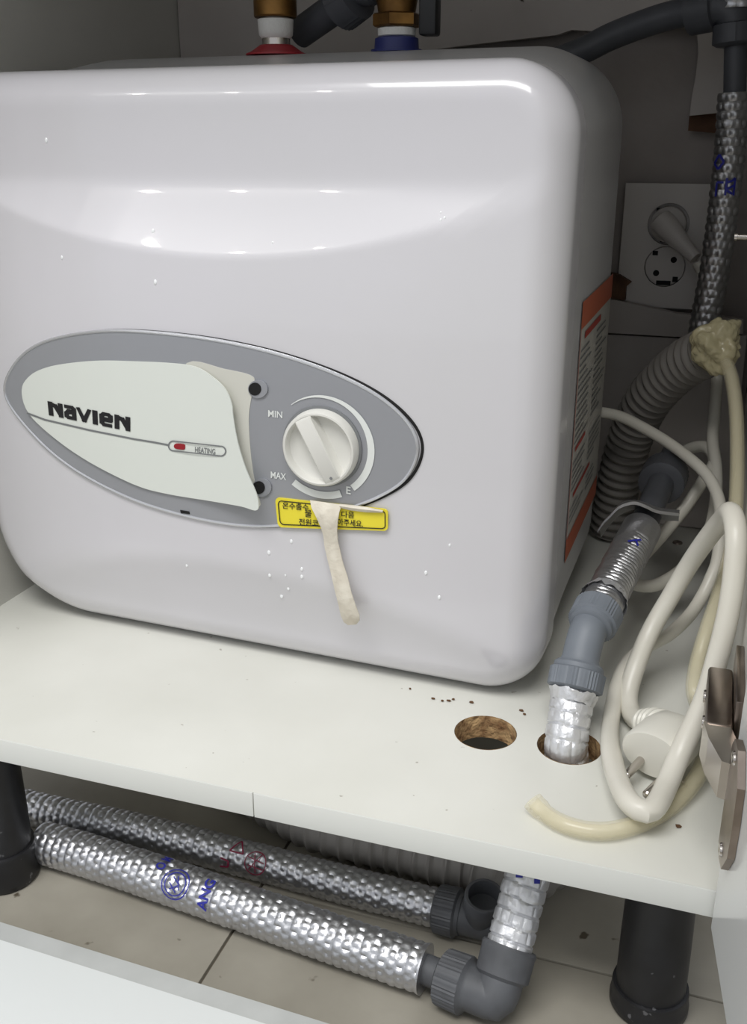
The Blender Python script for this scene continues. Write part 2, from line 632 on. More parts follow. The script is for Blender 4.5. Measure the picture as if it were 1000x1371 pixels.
def rr_outline(hw, vb, vt, rc, n_corner=18, n_side=34):
    pts = []
    hl = hw + HWL - HW
    cs = [(hw - rc, vt - rc, 0, rc), (-hl + rc, vt - rc, 90, rc), (-hl + RBL, vb + RBL, 180, RBL), (hw - rc, vb + rc, 270, rc)]
    for i, (cx, cy, a, r) in enumerate(cs):
        for k in range(n_corner + 1):
            th = math.radians(a + 90 * k / n_corner)
            pts.append((cx + r * math.cos(th), cy + r * math.sin(th)))
        nx, ny, na, nr = cs[(i + 1) % 4]
        q = (nx + nr * math.cos(math.radians(na)), ny + nr * math.sin(math.radians(na)))
        p = pts[-1]
        for k in range(1, n_side):
            pts.append((p[0] + (q[0] - p[0]) * k / n_side, p[1] + (q[1] - p[1]) * k / n_side))
    return pts


VM = 0.185


def smin(a, b, k):
    h = max(0.0, min(1.0, 0.5 + 0.5 * (b - a) / k))
    return b * (1 - h) + a * h - k * h * (1 - h)


def front_raw(u, v):
    A = 0.0335 - 0.42 * u * u - 0.16 * (v - VM) ** 2
    d = v - 0.312
    B = 0.0145 + (0.44 * (math.sqrt(d * d + 0.004 ** 2) - d) * 0.5 if d < 0.05 else 0.0)
    d2 = 0.020 - v
    B2 = 0.0105 + 0.36 * (math.sqrt(d2 * d2 + 0.012 ** 2) - d2) * 0.5
    return smin(smin(A, B, 0.0006), B2, 0.0025)


def edge_dist(u, v):
    cx, cy = (HW - HWL) / 2, (VB + VT) / 2
    rc = RBL if (u < cx and v < cy) else RC
    qx, qy = abs(u - cx) - ((HW + HWL) / 2 - rc), abs(v - cy) - ((VT - VB) / 2 - rc)
    return -(min(max(qx, qy), 0.0) + math.hypot(max(qx, 0), max(qy, 0)) - rc)


RF = 0.022


def front(u, v):
    e = max(0.0, edge_dist(u, v))
    p = front_raw(u, v)
    if e < RF:
        p -= RF - math.sqrt(max(0.0, RF * RF - (RF - e) ** 2))
    return p


def FH(px, py, off=0.0):
    """the place on the heater's front that this picture point shows: (u, v)"""
    d = ray(px, py)
    p = 0.025
    for _ in range(8):
        t = (EN.dot(H0) + p - EN.dot(CAM)) / EN.dot(d)
        q = CAM + d * t - H0
        u, v = q.dot(EU), q.z
        p = front(u, v) + off
    return u, v


def FU(u, v, off):
    return H(u, v, front(u, v) + off)


def FP(px, py, off=0.0):
    u, v = FH(px, py, off)
    return FU(u, v, off)


ht = thing('water_heater', 'large glossy white box-shaped electric water heater with oval silver control panel', 'water heater', H(0, 0, -0.11))

ol = rr_outline(HW, VB, VT, RC)
N = len(ol)
V, F = [], []
levels = [0.0] + [(k / 110) ** 0.9 for k in range(1, 96)]
lv_last = levels[-1]
levels += [lv_last + (1 - lv_last) * math.sin(pi / 2 * k / 26) for k in range(1, 27)]
cu_, cv_ = (HW - HWL) / 2, (VB + VT) / 2
V.append(FU(cu_, cv_, 0))
for s in levels[1:]:
    for (u, v) in ol:
        uu, vv = cu_ + (u - cu_) * s, cv_ + (v - cv_) * s
        V.append(FU(uu, vv, 0))
nl = len(levels) - 1
for i in range(N):
    F.append((0, 1 + i, 1 + (i + 1) % N))
for k in range(nl - 1):
    for i in range(N):
        a, b = 1 + k * N + i, 1 + k * N + (i + 1) % N
        F.append((a, b, b + N, a + N))
base = len(V) - N
for p in (-0.016, -0.026):
    for (u, v) in ol:
        V.append(H(u, v, p))
for k in range(2):
    for i in range(N):
        a, b = base + k * N + i, base + k * N + (i + 1) % N
        F.append((a, b, b + N, a + N))
mesh_obj('front_cover', (V, F), 'heater_white', ht, angle=50)


# body behind the cover
def body_section(q):
    t = min(1, max(0, (q - 0.026) / 0.12))
    rise = 0.0165 * (3 * t * t - 2 * t ** 3)
    return HW - 0.0006 - 0.0068 * (q / 0.235), VB + 0.0005, VT - 0.0006 + rise, RC + 0.010 * min(1, q / 0.08)


V, F = [], []
secs = [0.024, 0.03, 0.045, 0.06, 0.075, 0.09, 0.105, 0.12, 0.14, 0.17, 0.2]
ends = [(0.2 + 0.035 * math.sin(a), 0.035 * (1 - math.cos(a))) for a in [pi / 2 * k / 8 for k in range(1, 9)]]
rows = [(q, 0.0) for q in secs] + [(q, ins * 0.6) for q, ins in ends]
for q, ins in rows:
    hw, vb, vt, rc = body_section(q)
    for (u, v) in rr_outline(hw - ins, vb + ins * 0.4, vt - ins, max(0.02, rc - ins * 0.3), 18, 12):
        V.append(H(u, v, -q))
n2 = len(V) // len(rows)
for k in range(len(rows) - 1):
    for i in range(n2):
        a, b = k * n2 + i, k * n2 + (i + 1) % n2
        F.append((a, b, b + n2, a + n2))
F.append(tuple(range((len(rows) - 1) * n2, len(rows) * n2)))
mesh_obj('body', (V, F), 'heater_body', ht, angle=50)


def catmull_closed(pts, per=8):
    n = len(pts)
    out = []
    for i in range(n):
        a, b, c, d = [Vector(pts[(i + j - 1) % n]) for j in range(4)]
        for k in range(per):
            t = k / per
            out.append(0.5 * ((2 * b) + (c - a) * t + (2 * a - 5 * b + 4 * c - d) * t * t + (3 * b - a - 3 * c + d) * t ** 3))
    return out


def conform_fill(uv, off, rings=10, thick=0.001):
    """a plate that follows the heater's front inside a closed (u, v) outline; off is a number or f(u, v)"""
    fo = off if callable(off) else (lambda u, v: off)
    cx = sum(p[0] for p in uv) / len(uv)
    cy = sum(p[1] for p in uv) / len(uv)
    V, F = [FU(cx, cy, fo(cx, cy))], []
    n = len(uv)
    for r in range(1, rings + 1):
        s = r / rings
        for p in uv:
            u, v = cx + (p[0] - cx) * s, cy + (p[1] - cy) * s
            V.append(FU(u, v, fo(u, v)))
    for p in uv:
        V.append(FU(p[0], p[1], fo(p[0], p[1]) - thick))
    for i in range(n):
        F.append((0, 1 + i, 1 + (i + 1) % n))
    for r in range(rings):
        for i in range(n):
            a, b = 1 + r * n + i, 1 + r * n + (i + 1) % n
            F.append((a, b, b + n, a + n))
    return V, F


def loop_tube(uv, off, r, n=8):
    V, F = [], []
    m = len(uv)
    P = [FU(p[0], p[1], off) for p in uv]
    for i in range(m):
        t = (P[(i + 1) % m] - P[i - 1]).normalized()
        e2 = t.cross(EN).normalized()
        for k in range(n):
            th = 2 * pi * k / n
            V.append(P[i] + EN * math.cos(th) * r + e2 * math.sin(th) * r)
    for i in range(m):
        for k in range(n):
            F.append((i * n + k, i * n + (k + 1) % n, ((i + 1) % m) * n + (k + 1) % n, ((i + 1) % m) * n + k))
    return V, F


oval_px = [(9, 528), (22, 486), (62, 457), (140, 443), (240, 448), (340, 465), (430, 492), (500, 525), (545, 563), (560, 600), (545, 638), (510, 663),
           (455, 684), (395, 700), (335, 703), (265, 693), (180, 668), (100, 627), (45, 580)]
oval = catmull_closed([FH(*p) for p in oval_px], 8)
bz = mesh_obj('control_panel', conform_fill(oval, 0.0014, 14), 'silver_paint', ht)
mesh_obj('rim', loop_tube(oval, 0.0010, 0.0011), 'silver_rim', bz)
ocx, ocy = sum(p[0] for p in oval) / len(oval), sum(p[1] for p in oval) / len(oval)
mesh_obj('gap_shade', loop_tube([(ocx + (p[0] - ocx) * 1.004 + 0.0020, ocy + (p[1] - ocy) * 1.006) for p in oval], 0.0002, 0.0009), 'hole_black', bz)  # black loop standing in for the shaded gap at the panel's right edge


# peeling cover flap
def flap_off(px, py):
    t = min(1, max(0, (px - 235) / 110.0))
    return 0.0030 + 0.009 * t * t


flap_px = [(29, 522), (40, 503), (62, 492), (95, 486), (135, 483), (180, 484), (225, 486), (261, 491), (286, 506), (302, 522), (310, 541), (312, 558), (318, 592), (329, 628),
           (344, 664), (344, 683), (322, 678), (282, 671), (222, 661), (180, 649), (120, 619), (72, 586), (38, 553)]


def px_fill(pl, offf, rings=9, per=5, closed_smooth=True):
    pts = [tuple(p) for p in (catmull_closed([Vector((a, b, 0)) for a, b in pl], per) if closed_smooth else [Vector((a, b, 0)) for a, b in pl])]
    cx = sum(p[0] for p in pts) / len(pts)
    cy = sum(p[1] for p in pts) / len(pts)
    n = len(pts)
    V, F = [FP(cx, cy, offf(cx, cy))], []
    for r in range(1, rings + 1):
        s = r / rings
        for p in pts:
            a, b = cx + (p[0] - cx) * s, cy + (p[1] - cy) * s
            V.append(FP(a, b, offf(a, b)))
    for i in range(n):
        F.append((0, 1 + i, 1 + (i + 1) % n))
    for r in range(rings - 1):
        for i in range(n):
            a, b = 1 + r * n + i, 1 + r * n + (i + 1) % n
            F.append((a, b, b + n, a + n))
    # underside, so the sheet has thickness
    m = len(V)
    V2 = [v - EN * 0.0009 for v in V]
    F2 = [tuple(reversed([i + m for i in f])) for f in F]
    last = 1 + (rings - 1) * n
    F3 = [(last + i, last + (i + 1) % n, m + last + (i + 1) % n, m + last + i) for i in range(n)]
    return V + V2, F + F2 + F3


def const(v):
    return lambda a, b: v


mesh_obj('battery_recess', px_fill([(250, 486), (300, 494), (334, 502), (341, 512), (336, 535), (333, 560), (335, 600), (340, 640), (346, 664), (345, 678), (300, 660), (260, 600), (240, 540)], const(0.0018), 6), 'recess_white', bz)
flap = mesh_obj('cover_flap', px_fill(flap_px, flap_off, 14), 'flap_white', ht)
flap['label'] = 'off-white peeling cover flap with black lettering'


def px_ribbon(pl, wdt, offf, closed=False):
    """a thin printed line through picture points on the heater's front (width in picture pixels)"""
    V, F = [], []
    pts = [Vector((a, b)) for a, b in pl]
    n = len(pts)
    for i in range(n):
        a = pts[i - 1] if (closed or i > 0) else pts[i]
        b = pts[(i + 1) % n] if (closed or i < n - 1) else pts[i]
        d = (b - a).normalized()
        nn = Vector((-d.y, d.x)) * wdt / 2
        for q in (pts[i] + nn, pts[i] - nn):
            V.append(FP(q.x, q.y, offf(q.x, q.y)))
    for i in range(n if closed else n - 1):
        j = (i + 1) % n
        F.append((2 * i, 2 * j, 2 * j + 1, 2 * i + 1))
    return V, F


def fo(extra):
    return lambda a, b: flap_off(a, b) + extra


# lettering: each letter from straight-edged strokes in its own cell
def quad_map(tl, tr, bl, br):
    tl, tr, bl, br = Vector(tl), Vector(tr), Vector(bl), Vector(br)
    return lambda a, b: (bl.lerp(br, a)).lerp(tl.lerp(tr, a), b)


NQ = quad_map((64, 537), (175, 559), (66, 556), (175, 578))


def stroke_poly(pl, t, asp):
    out = []
    for i in range(len(pl) - 1):
        a, b = Vector((pl[i][0] * asp, pl[i][1])), Vector((pl[i + 1][0] * asp, pl[i + 1][1]))
        d = (b - a).normalized()
        n = Vector((-d.y, d.x)) * t / 2
        a2, b2 = a - d * t * 0.3, b + d * t * 0.3
        out.append([(q.x / asp, q.y) for q in (a2 + n, b2 + n, b2 - n, a2 - n)])
    return out


LET = [
    (0.00, 0.17, [[(0.14, 0.06), (0.14, 0.94)], [(0.14, 0.92), (0.5, 0.75), (0.86, 0.10)], [(0.86, 0.06), (0.86, 0.94)]]),
    (0.195, 0.135, [[(0.12, 0.92), (0.7, 0.92), (0.86, 0.78), (0.86, 0.08)], [(0.86, 0.55), (0.35, 0.55), (0.14, 0.4), (0.14, 0.2), (0.3, 0.08), (0.86, 0.08)]]),
    (0.345, 0.17, [[(0.1, 0.94), (0.5, 0.08)], [(0.5, 0.08), (0.9, 0.94)]]),
    (0.535, 0.06, [[(0.5, 0.06), (0.5, 0.94)]]),
    (0.625, 0.15, [[(0.14, 0.5), (0.86, 0.5), (0.86, 0.78), (0.7, 0.92), (0.3, 0.92), (0.14, 0.75), (0.14, 0.25), (0.3, 0.08), (0.86, 0.08)]]),
    (0.805, 0.185, [[(0.14, 0.06), (0.14, 0.94)], [(0.14, 0.92), (0.5, 0.75), (0.86, 0.10)], [(0.86, 0.06), (0.86, 0.94)]]),
]
for x0, wd, sts in LET:
    V, F = [], []
    asp = wd * 112 / 20.0
    for st in sts:
        for q in stroke_poly(st, 0.33 if wd > 0.1 else 0.36, asp):
            b = len(V)
            for a, c in q:
                p = NQ(x0 + wd * max(-.05, min(1.05, a)), max(0, min(1, c)))
                V.append(FP(p.x, p.y, flap_off(p.x, p.y) + 0.0004))
            F.append((b, b + 1, b + 2, b + 3))
    mesh_obj('letter', (V, F), 'ink_black', flap, smooth=False)

mesh_obj('divider_line', px_ribbon([(36, 553), (60, 562), (90, 569), (120, 576), (150, 582), (180, 588), (205, 592), (226, 596)], 2.4, fo(0.0003)), 'ink_grey', flap, smooth=False)
pill = []
for k in range(13):
    th = math.radians(90 + 180 * k / 12)
    pill.append((232 + 6.5 * math.cos(th), 597 - 6.5 * math.sin(th)))
for k in range(13):
    th = math.radians(-90 + 180 * k / 12)
    pill.append((295.5 + 6.5 * math.cos(th), 604 - 6.5 * math.sin(th)))
mesh_obj('indicator_frame', px_ribbon(pill, 1.7, fo(0.0004), True), 'ink_grey', flap, smooth=False)
mesh_obj('indicator_lamp', px_fill([(233, 596), (236, 594), (246, 595), (247.5, 598), (246, 602), (236, 601), (233, 599)], fo(0.0005), 2), 'led_red', flap)


def text_part(name, body, tl, tr, bl, br, offf, m, parent, bold=0.0):
    q = quad_map(tl, tr, bl, br)
    v2, F = text_geo(body, bold)
    V = []
    for a, b in v2:
        p = q(a, b)
        V.append(FP(p.x, p.y, offf(p.x, p.y)))
    return mesh_obj(name, (V, F), m, parent, smooth=False)


text_part('lettering', 'HEATING', (261, 598), (288, 601), (261, 605.5), (288, 608.5), fo(0.0004), 'ink_grey', flap, 0.01)

# screw holes with raised tabs, small slot
for (px, py) in ((341, 521), (346, 653)):
    tabp = [(px + 13 * math.cos(a) + 4, py + 12 * math.sin(a)) for a in [2 * pi * k / 14 for k in range(14)]]
    tb = mesh_obj('screw_tab', px_fill(tabp, const(0.0026), 3, 2), 'silver_paint', bz)
    hp = [(px + 8.3 * math.cos(a), py + 8.6 * math.sin(a)) for a in [2 * pi * k / 16 for k in range(16)]]
    mesh_obj('screw_hole', px_fill(hp, const(0.0030), 2, 2), 'hole_black', tb)
mesh_obj('slot', px_fill([(241, 683), (253, 685), (254, 688.5), (242, 687)], const(0.0018), 2, 2, False), 'hole_black', bz)

# dial
uc, vc = FH(432.5, 597)
dc = FU(uc, vc, 0.0)
e_ = 0.004
nx = (FU(uc + e_, vc, 0) - FU(uc - e_, vc, 0)).cross(FU(uc, vc + e_, 0) - FU(uc, vc - e_, 0)).normalized()
if nx.dot(EN) < 0:
    nx = -nx
RD = 0.0236
d1 = Vector((0, 0, 1))
dz = (d1 - nx * d1.dot(nx)).normalized()
dx = dz.cross(nx).normalized()
if dx.dot(EU) < 0:
    dx = -dx


def D(a, b, h):
    return dc + dx * a + dz * b + nx * h


dial = thing('tmp', 'x', 'x', (0, 0, 0))
bpy.data.objects.remove(dial)


def dlathe(prof, n=64):
    V, F = [], []
    for h, r in prof:
        for k in range(n):
            th = 2 * pi * k / n
            V.append(D(r * math.cos(th), r * math.sin(th), h))
    for i in range(len(prof) - 1):
        for k in range(n):
            F.append((i * n + k, i * n + (k + 1) % n, (i + 1) * n + (k + 1) % n, (i + 1) * n + k))
    F.append(tuple(range((len(prof) - 1) * n, len(prof) * n)))
    return V, F


knob = mesh_obj('dial', dlathe([(0.0, RD), (0.0075, RD - 0.0006), (0.0088, RD - 0.0016), (0.0090, RD - 0.0026), (0.0082, RD - 0.0034), (0.0045, RD - 0.0042), (0.0038, RD - 0.0055), (0.0030, RD - 0.012)]), 'dial_white', ht)
mesh_obj('dial_collar', dlathe([(0.0, RD + 0.0016), (0.0022, RD + 0.0014), (0.0024, RD + 0.0004)]), 'ink_grey', bz)
ba = math.radians(117)
bd = (math.cos(ba), math.sin(ba))
V, F = [], []
bw = 0.0052
for (t, hh, ww) in ((-1, 0.0086, bw * 1.12), (-0.9, 0.0100, bw), (0.9, 0.0100, bw), (1, 0.0086, bw * 1.12)):
    L_ = (RD - 0.0028) * t
    for s_, h_ in ((-1.25, 0.003), (-1, hh - 0.0006), (-0.86, hh), (0.86, hh), (1, hh - 0.0006), (1.25, 0.003)):
        V.append(D(bd[0] * L_ - bd[1] * ww * s_, bd[1] * L_ + bd[0] * ww * s_, h_))
for i in range(3):
    for k in range(5):
        a = i * 6 + k
        F.append((a, a + 1, a + 7, a + 6))
F += [tuple(range(6)), tuple(range(18, 24))]
mesh_obj('grip', (V, F), 'dial_white', knob)
mesh_obj('pointer_dimple', lathe(D(-bd[0] * (RD - 0.0052), -bd[1] * (RD - 0.0052), 0.00985), nx, [(0, 0.0010), (0.0003, 0.0009)], 14), 'ink_grey', knob)


# dial scale
def arc_band(a0, a1, r0, w0, w1, off):
    V, F = [], []
    n = 40
    for k in range(n + 1):
        t = k / n
        th = math.radians(a0 + (a1 - a0) * t)
        wd = w0 + (w1 - w0) * min(1, t * 1.5)
        for r in (r0 - wd / 2, r0 + wd / 2):
            V.append(FU(uc + r * math.cos(th), vc + r * math.sin(th), off))
    for k in range(n):
        F.append((2 * k, 2 * k + 1, 2 * k + 3, 2 * k + 2))
    return V, F


mesh_obj('scale_arc', arc_band(128, -52, 0.0306, 0.0003, 0.0042, 0.0019), 'print_white', bz, smooth=False)
mesh_obj('scale_arc', arc_band(232, 292, 0.0306, 0.0046, 0.0046, 0.0019), 'print_white', bz, smooth=False)
text_part('lettering', 'MIN', (359, 549), (378, 551), (359, 558), (378, 560), const(0.0019), 'print_white', bz, 0.015)
text_part('lettering', 'MAX', (362.5, 631), (383, 634), (362.5, 640), (383, 643), const(0.0019), 'print_white', bz, 0.015)
text_part('lettering', 'E', (463.5, 651), (469.5, 652), (463.5, 661), (469.5, 662), const(0.0019), 'print_white', bz, 0.02)

# yellow sticker with half-peeled film
SQ = quad_map((368, 666), (519, 682), (372, 706), (519, 711))


def rquad(i0, rad=0.16, asp=4.2):
    """rounded outline inside the sticker's own unit square"""
    out = []
    for cx, cy, a in ((1, 1, 0), (0, 1, 90), (0, 0, 180), (1, 0, 270)):
        for k in range(6):
            th = math.radians(a + 90 * k / 5)
            x = (1 - i0 / asp - rad / asp if cx else i0 / asp + rad / asp) + rad / asp * math.cos(th)
            y = (1 - i0 - rad if cy else i0 + rad) + rad * math.sin(th)
            p = SQ(x, y)
            out.append((p.x, p.y))
    return out


stk = mesh_obj('warning_sticker', px_fill(rquad(0.0), const(0.0024), 5, 1, False), 'sticker_yellow', ht)
stk['label'] = 'yellow warning sticker with black Korean lettering'
mesh_obj('border_line', px_ribbon(rquad(0.10, 0.14), 1.3, const(0.0029), True), 'ink_black', stk, smooth=False)
for body, tl, tr, bl, br in (
        ('온수출수', (378, 672), (413, 675), (378, 681), (413, 684)),
        ('물', (408, 682), (417, 683), (408, 692), (417, 693)),
        ('다음', (457, 684), (474, 685), (457, 693), (474, 694)),
        ('전원코', (400, 694), (426, 696), (400, 703), (426, 705)),
        ('아주세요.', (452, 694), (486, 697), (452, 703), (486, 706))):
    text_part('lettering', body, tl, tr, bl, br, const(0.0029), 'ink_black', stk, 0.012)


def ribbon_sheet(pairs, offs, th=0.0006):
    V, F = [], []
    nn = 5
    for (l, r), o in zip(pairs, offs):
        for k in range(nn):
            t = k / (nn - 1)
            a, b = l[0] + (r[0] - l[0]) * t, l[1] + (r[1] - l[1]) * t
            V.append(FP(a, b, o + 0.0016 * math.sin(pi * t) + 0.0006 * mnoise.noise(Vector((a * .06, b * .06, 1)))))
    m = len(V)
    n = len(pairs)
    for i in range(n - 1):
        for k in range(nn - 1):
            a = i * nn + k
            F.append((a, a + 1, a + nn + 1, a + nn))
    V2 = [v - EN * th for v in V]
    F2 = [tuple(reversed([i + m for i in f])) for f in F]
    rim = [k for k in range(nn)] + [i * nn + nn - 1 for i in range(1, n)] + [(n - 1) * nn + k for k in range(nn - 2, -1, -1)] + [i * nn for i in range(n - 2, 0, -1)]
    F3 = [(rim[i], rim[(i + 1) % len(rim)], m + rim[(i + 1) % len(rim)], m + rim[i]) for i in range(len(rim))]
    return V + V2, F + F2 + F3


pr = [((415, 670), (457, 676)), ((417, 680), (454, 686)), ((423, 692), (452, 698)), ((429, 705), (451, 712)), ((433, 718), (452, 724)), ((434, 730), (455, 737)), ((438, 748), (459, 754)),
      ((443, 768), (465, 772)), ((448, 790), (470, 793)), ((453, 810), (476, 811)), ((456, 824), (481, 824)), ((460, 833), (481, 831)), ((466, 837), (477, 836))]
film = mesh_obj('peeled_film', ribbon_sheet(pr, [0.0034, 0.006, 0.0075, 0.007, 0.006, 0.0055, 0.006, 0.0075, 0.009, 0.010, 0.0105, 0.0105, 0.0105]), 'film_back', stk)
film['label'] = 'torn off-white film strip hanging down'
mesh_obj('film_fold', ribbon_sheet([((454, 675), (455, 680)), ((470, 676.5), (470, 683.5)), ((490, 679), (490, 686)), ((512, 683.5), (512, 686.5))], [0.0034, 0.0036, 0.0036, 0.0034]), 'film_back', stk)


# information label on the right side
def SP(y, z, off):
    """point on the heater's right side by world depth y and height z"""
    q = (y - H0.y + HW * math.sin(TH)) / math.cos(TH)
    for _ in range(3):
        hw = body_section(q)[0]
        q = (y - H0.y + hw * math.sin(TH)) / math.cos(TH)
    return H(hw + off, z, -q)


def side_quad(y0, y1, z0, z1, off=0.0004, n=6, th=0.0003):
    V, F = [], []
    for k in range(n + 1):
        y = y0 + (y1 - y0) * k / n
        V += [SP(y, z0, off), SP(y, z1, off)]
    for k in range(n):
        F.append((2 * k, 2 * k + 1, 2 * k + 3, 2 * k + 2))
    return V, F


lb = mesh_obj('information_label', side_quad(0.206, 0.356, 0.071, 0.243), 'label_paper', ht, smooth=False)
lb['label'] = 'paper information label with orange bands'
mesh_obj('orange_band', side_quad(0.206, 0.356, 0.226, 0.243, 0.0008), 'label_orange', lb, smooth=False)
mesh_obj('orange_band', side_quad(0.206, 0.356, 0.071, 0.087, 0.0008), 'label_orange', lb, smooth=False)
mesh_obj('red_line', side_quad(0.206, 0.2078, 0.087, 0.226, 0.0008, 1), 'label_red', lb, smooth=False)
for q_ in ((0.225, 0.300, 0.2175, 0.222), (0.217, 0.262, 0.145, 0.148), (0.222, 0.30, 0.112, 0.115)):
    mesh_obj('red_heading', side_quad(*q_, 0.0009), 'label_red', lb, smooth=False)
g = []
z = 0.211
rnd = random.Random(3)
while z > 0.092:
    if not (0.142 < z < 0.151 or 0.109 < z < 0.118):
        g.append(side_quad(0.212, 0.212 + rnd.uniform(0.03, 0.062), z, z + 0.0013, 0.0009, 2))
        g.append(side_quad(0.284, 0.284 + rnd.uniform(0.03, 0.062), z + 0.001, z + 0.0023, 0.0009, 2))
    z -= 0.0046
mesh_obj('fine_print', join(*g), 'ink_grey', lb, smooth=False)['kind'] = 'stuff'

# connection stubs on the heater's top
zt_ = body_section(0.14)[2]
fr = PY(370, 66, 0.298)
fb = PY(531, 64, 0.298)
for c, m in ((fr, 'red_collar'), (fb, 'blue_collar')):
    c.z = zt_ - 0.0005
    wd = 0.0215 if m == 'red_collar' else 0.0175
    col = mesh_obj('pipe_collar', lathe(c, (0, 0, 1), [(0, wd), (0.0012, wd), (0.0022, wd * 0.86), (0.005, wd * 0.66), (0.0068, 0.0115), (0.0068, 0.009)] if m == 'red_collar' else
                                        [(0, wd), (0.0016, wd), (0.0018, wd * 0.87), (0.0085, wd * 0.84), (0.0095, wd * 0.72), (0.0095, 0.009)], 40), m, ht)
    mesh_obj('stub_pipe', lathe(c + Vector((0, 0, 0.004)), (0, 0, 1), [(0, 0.0098), (0.03, 0.0098)], 28), 'steel', ht)
# water droplets on the cover
g = []
rd = random.Random(5)
for (px, py) in [(404, 762), (404, 772), (361, 770), (377, 798), (570, 767), (208, 378), (365, 325), (83, 345), (205, 310), (390, 725), (360, 740), (382, 770), (250, 757), (602, 730), (355, 690), (386, 788), (590, 285), (595, 292), (590, 295), (62, 188), (588, 800)]:
    c = FP(px, py, 0.0)
    r = rd.uniform(0.0006, 0.0012)
    bm = bmesh.new()
    bmesh.ops.create_icosphere(bm, subdivisions=2, radius=1)
    bm.verts.index_update()
    g.append(([c + EU * v.co.x * r + Vector((0, 0, 1)) * v.co.z * r * 1.5 + EN * (v.co.y * r * 0.5) for v in bm.verts], [tuple(v.index for v in f.verts) for f in bm.faces]))
    bm.free()
dp = mesh_obj('water_droplets', join(*g), 'droplet', ht)
dp['kind'] = 'stuff'


# ================================================================== PLUMBING ABOVE THE HEATER
def hexnut(c, axis, r, h, m, parent, name='hex_nut'):
    return mesh_obj(name, lathe(c, axis, [(0, r * 0.92), (h * 0.12, r), (h * 0.88, r), (h, r * 0.92)], 6), m, parent, smooth=False)


c = fr + Vector((0, 0, 0.0))
t = thing('brass_coupling', 'brass pipe coupling with white thread tape above the red collar', 'pipe fitting', c + Vector((0, 0, 0.012)))
mesh_obj('thread_tape', lathe(c + Vector((0, 0, 0.011)), (0, 0, 1), [(0, 0.0102), (0.002, 0.0118), (0.006, 0.0122), (0.012, 0.0126), (0.013, 0.0105)], 28), 'teflon', t)
mesh_obj('coupling_body', lathe(c + Vector((0, 0, 0.0242)), (0, 0, 1), [(0, 0.0142), (0.001, 0.0150), (0.020, 0.0150), (0.021, 0.0158), (0.03, 0.0158), (0.031, 0.0140), (0.06, 0.0140)], 36), 'brass', t)

c = fb + Vector((0, 0, 0.0))
t = thing('brass_valve', 'brass valve with black lever handle above the blue collar', 'valve', c + Vector((0, 0, 0.012)))
mesh_obj('thread_tape', lathe(c + Vector((0, 0, 0.0092)), (0, 0, 1), [(0, 0.0108), (0.001, 0.0128), (0.0055, 0.0130), (0.0065, 0.0108)], 28), 'teflon', t)
hexnut(c + Vector((0, 0, 0.0155)), (0, 0, 1), 0.0165, 0.0085, 'brass', t)
mesh_obj('valve_body', lathe(c + Vector((0, 0, 0.0238)), (0, 0, 1), [(0, 0.0125), (0.006, 0.0135), (0.014, 0.0150), (0.022, 0.0165), (0.036, 0.0165), (0.046, 0.0135), (0.07, 0.0135)], 36), 'brass', t)
sd = c + Vector((0.010, 0, 0.052))
mesh_obj('valve_stem', lathe(sd, (1, 0, 0), [(0, 0.009), (0.010, 0.009), (0.011, 0.006), (0.017, 0.006)], 24), 'brass', t)
hx = sd.x + 0.0085
mesh_obj('lever_handle', join(box(hx - 0.0015, hx + 0.0105, sd.y - 0.007, sd.y + 0.007, c.z + 0.0095, sd.z + 0.012, 0.0018), lathe((hx - 0.003, sd.y, sd.z), (1, 0, 0), [(0, 0.0095), (0.013, 0.0095)], 24)), 'black_plastic', t)

# grey relief pipe joining the valve's left side
pA = c + Vector((-0.0150, 0.006, 0.047))
pd = Vector((-1.0, 0.42, -0.42)).normalized()
t = thing('relief_pipe', 'dark grey plastic pipe with ribbed union nut slanting behind the red collar', 'pipe', pA + pd * 0.1)
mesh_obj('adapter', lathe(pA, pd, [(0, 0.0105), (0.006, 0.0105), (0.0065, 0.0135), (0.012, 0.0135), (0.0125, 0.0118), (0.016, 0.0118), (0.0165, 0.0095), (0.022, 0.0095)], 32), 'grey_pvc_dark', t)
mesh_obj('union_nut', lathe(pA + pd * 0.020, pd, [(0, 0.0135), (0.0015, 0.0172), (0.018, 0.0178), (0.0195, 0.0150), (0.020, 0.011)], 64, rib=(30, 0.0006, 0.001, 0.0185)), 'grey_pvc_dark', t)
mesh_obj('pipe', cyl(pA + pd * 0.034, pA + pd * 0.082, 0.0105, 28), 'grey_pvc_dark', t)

# grey pipe crossing the back, up to the tee in the corner
t = thing('supply_pipe', 'dark grey plastic pipe rising from behind the heater to the corner elbow', 'pipe', PY(780, 62, 0.42))
tb = Tube([PY(715, 92, 0.425), PY(775, 70, 0.425), PY(820, 48, 0.425), PY(870, 29, 0.42), PY(905, 19, 0.415), PY(930, 15, 0.41)], 0.004)
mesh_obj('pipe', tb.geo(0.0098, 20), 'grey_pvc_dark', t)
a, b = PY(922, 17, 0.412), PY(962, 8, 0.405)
mesh_obj('union_nut', lathe(a, b - a, [(0, 0.011), (0.001, 0.0150), (0.019, 0.0155), (0.020, 0.013), ((b - a).length, 0.012)], 48, rib=(26, 0.0005, 0.0005, 0.0195)), 'grey_pvc_dark', t)

